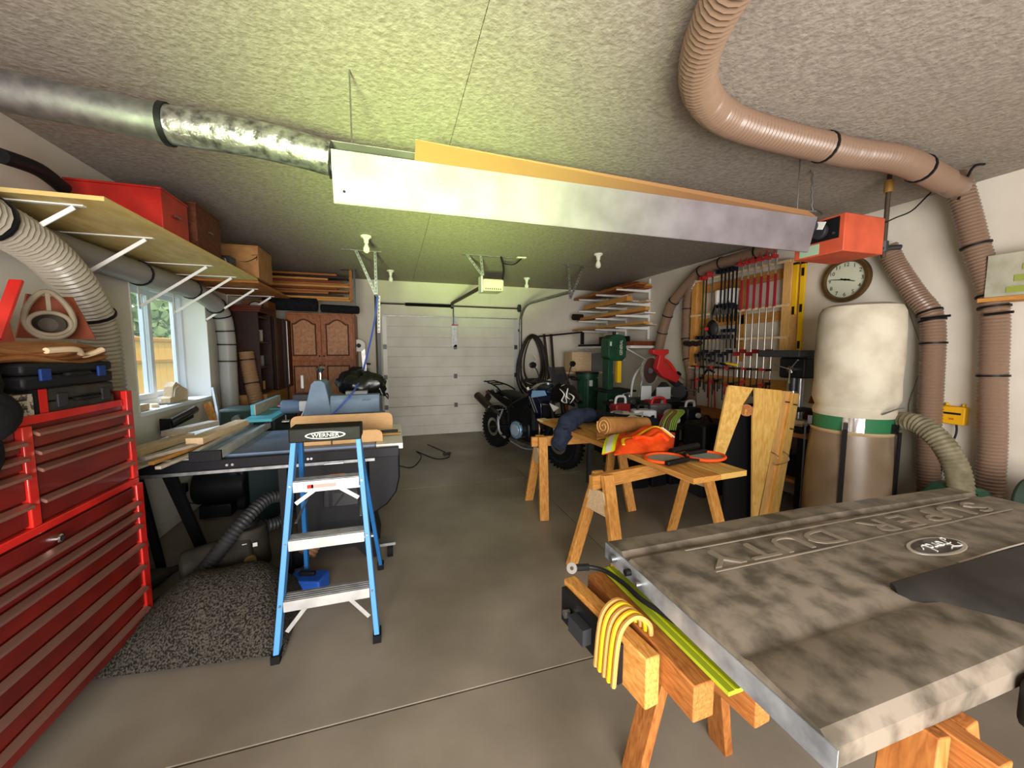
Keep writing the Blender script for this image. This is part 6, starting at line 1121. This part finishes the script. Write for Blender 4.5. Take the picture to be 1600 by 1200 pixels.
def script(pts, r=.0019): B().tube([V((ex - x, ey - y, TG + .0185)) for x, y in pts], r, 6, smooth=5).obj('badge_script', 'white', tg)
s = .0118
F = lambda pts: script([(x * s, y * s) for x, y in pts])
F([(-7.2, .8), (-6.6, 1.9), (-5, 2.1), (-3, 1.7), (-1.6, 2.2)]); F([(-3.6, 1.8), (-4.4, -.4), (-5.4, -2), (-6.4, -2), (-6.2, -1.2)]); F([(-5.4, .2), (-4.2, .5), (-3, .4)])
F([(-1.6, .6), (-2.6, .2), (-2.5, -1), (-1.5, -1.1), (-1, -.2), (-1.5, .6), (-.6, .4)]); F([(-.4, .6), (.1, .2), (-.1, -1.1), (.2, -.1), (1, .6), (1.6, .3)]); F([(3.6, .3), (2.6, .5), (1.9, -.5), (2.5, -1.1), (3.4, -.5), (4.3, 2.2)]); F([(4.3, 2.2), (3.7, .2), (3.8, -1), (5.2, -.6), (6.2, .3)])
# black step trim along the near edge and bumper step
t1 = AZ(1385, 925, TG); 
def trim(a, b_):
    x = 1.22 + (GX1 + .05 - 1.22) * a; w_ = min(1, a * 5.5) * .92 + .08
    y = .62 - .02 * a - (.235 * w_) * b_ + .03 * a; z = TG + .012 - .03 * b_ ** 2 - .05 * max(0, b_ - .8)
    return V((x, y, z + .006))
B().sheet(trim, 16, 8, .012).obj('step_trim', mat('trim_black', '2b2926', .5, kind='n', col2='1a1816', scale=8), tg); B().tube([(1.55, .635, TG + .014), (1.9, .64, TG + .016), (2.46, .63, TG + .012)], .006, 6).obj('chrome_strip', 'chrome', tg)
B().bx(1.2, GX1 + .02, .30, .395, TG - .14, TG - .03).obj('lower_trim', 'trim_black', tg, bev=.02)
# supports and things at the tailgate's left end
def sbeam(lab, p, q, w_, h, m, **k): return one(B().beam(p, q, w_, h), 'timber_beam', m, lab, 'beam', 'timber beams under the tailgate', bev=.004)
zb_ = TG - .07
def ln(pa, pb, z, k=1.9):
    a_, b2 = V(AZ(*pa, z)), V(AZ(*pb, z)); return a_, a_ + (b2 - a_) * k
t0, t1_ = ln((930, 894), (1003, 968), .775); dg = t1_ - t0; dz_ = V((0, 0, .045))
sbeam('thicker timber beam under the left end of the tailgate, left of the yellow green strap', t0 - dz_, t1_ - dz_, .06, .09, 'pine_dark')
e0, e1 = ln((890, 901), (940, 949), .775, 2.2); sbeam('short outer timber beam with a fresh cut end holding the black bracket', e0 - dz_ * 1.5, e1 - dz_ * 1.5, .045, .135, 'pine')
dg = (e1 - e0)
r0, r1_ = ln((966, 890), (1062, 968), .775); sbeam('timber beam right of the yellow green strap, touching the tailgate', r0 - dz_, r1_ - dz_, .05, .09, 'pine_dark')
ysl = T('yellow_green_strap', 'yellow green lifting strap laid along the timber beams under the tailgate', 'strap', tuple(ln((950, 887), (1033, 968), .78)[0])); s0, s1q = ln((950, 888), (1033, 968), .785); B().beam(s0, s1q, .042, .01).obj('strap_web', mat('ygs', 'a5b32a', .7), ysl); B().beam(s0 + V((0, 0, .0055)), s1q + V((0, 0, .0055)), .006, .002).obj('centre_seam', 'hivis_y', ysl)
bk = T('black_bracket', 'black bracket with a steel bolt on the outer timber beam', 'bracket', tuple(e0)); pE = e0 + dg * .2 + V((-.034, 0, -.07)); B().beam(e0 + dg * .06 + V((-.034, 0, -.07)), e0 + dg * .8 + V((-.034, 0, -.07)), .016, .11).obj('bracket_plate', 'black', bk); B().cyl(pE + V((-.012, 0, 0)), pE + V((-.03, 0, 0)), .013, n=8).obj('bolt', 'steel', bk); B().beam(e0 + dg * .3 + V((-.058, 0, -.07)), e0 + dg * .5 + V((-.058, 0, -.07)), .03, .05).obj('latch_box', 'dark_grey', bk)
yr = T('yellow_rope', 'loops of yellow rope hanging over the outer timber beam', 'rope', tuple(e0 + dg * .7))
for k in range(5):
    c = e0 + dg * (.62 + .05 * k); B().tube([c + V((-.06, 0, -.12)), c + V((-.045, 0, .02)), c + V((0, 0, .06)), c + V((.045, 0, .03)), c + V((.05, 0, -.02))], .007, 6).obj('rope_loop', 'yellow' if k % 2 else mat('rope_tan', 'b5884a', .7), yr)
tc_ = T('tailgate_cable', 'black tailgate support cable with a round washer end lying on the beams', 'cable', tuple(AZ(899, 887, .82))); 
P = [V(AZ(x, y, .83)) for x, y in ((899, 887), (920, 886), (945, 892), (975, 912), (1000, 935), (1030, 955), (1060, 975))]; B().tube(P, .007, 8).obj('cable', 'black', tc_); B().lathe([(.006, -.003), (.017, -.003), (.017, .003), (.006, .003), (.006, -.003)], P[0] + V((-.012, 0, .0)), (-.5, -.6, .5), 20, cap=False).obj('washer_end', 'steel', tc_); B().tube(P[:2] , .011, 8, smooth=1).obj('sleeve', 'black_rubber', tc_)
# trestles that carry the tailgate (below the photograph)
for x, lab in ((.98, 'left wooden trestle under the tailgate'), (2.2, 'right wooden trestle under the tailgate')):
    sawhorse(lab, (x, .72), PI / 2, .8, TG - .072, .4, 'pine_dark')
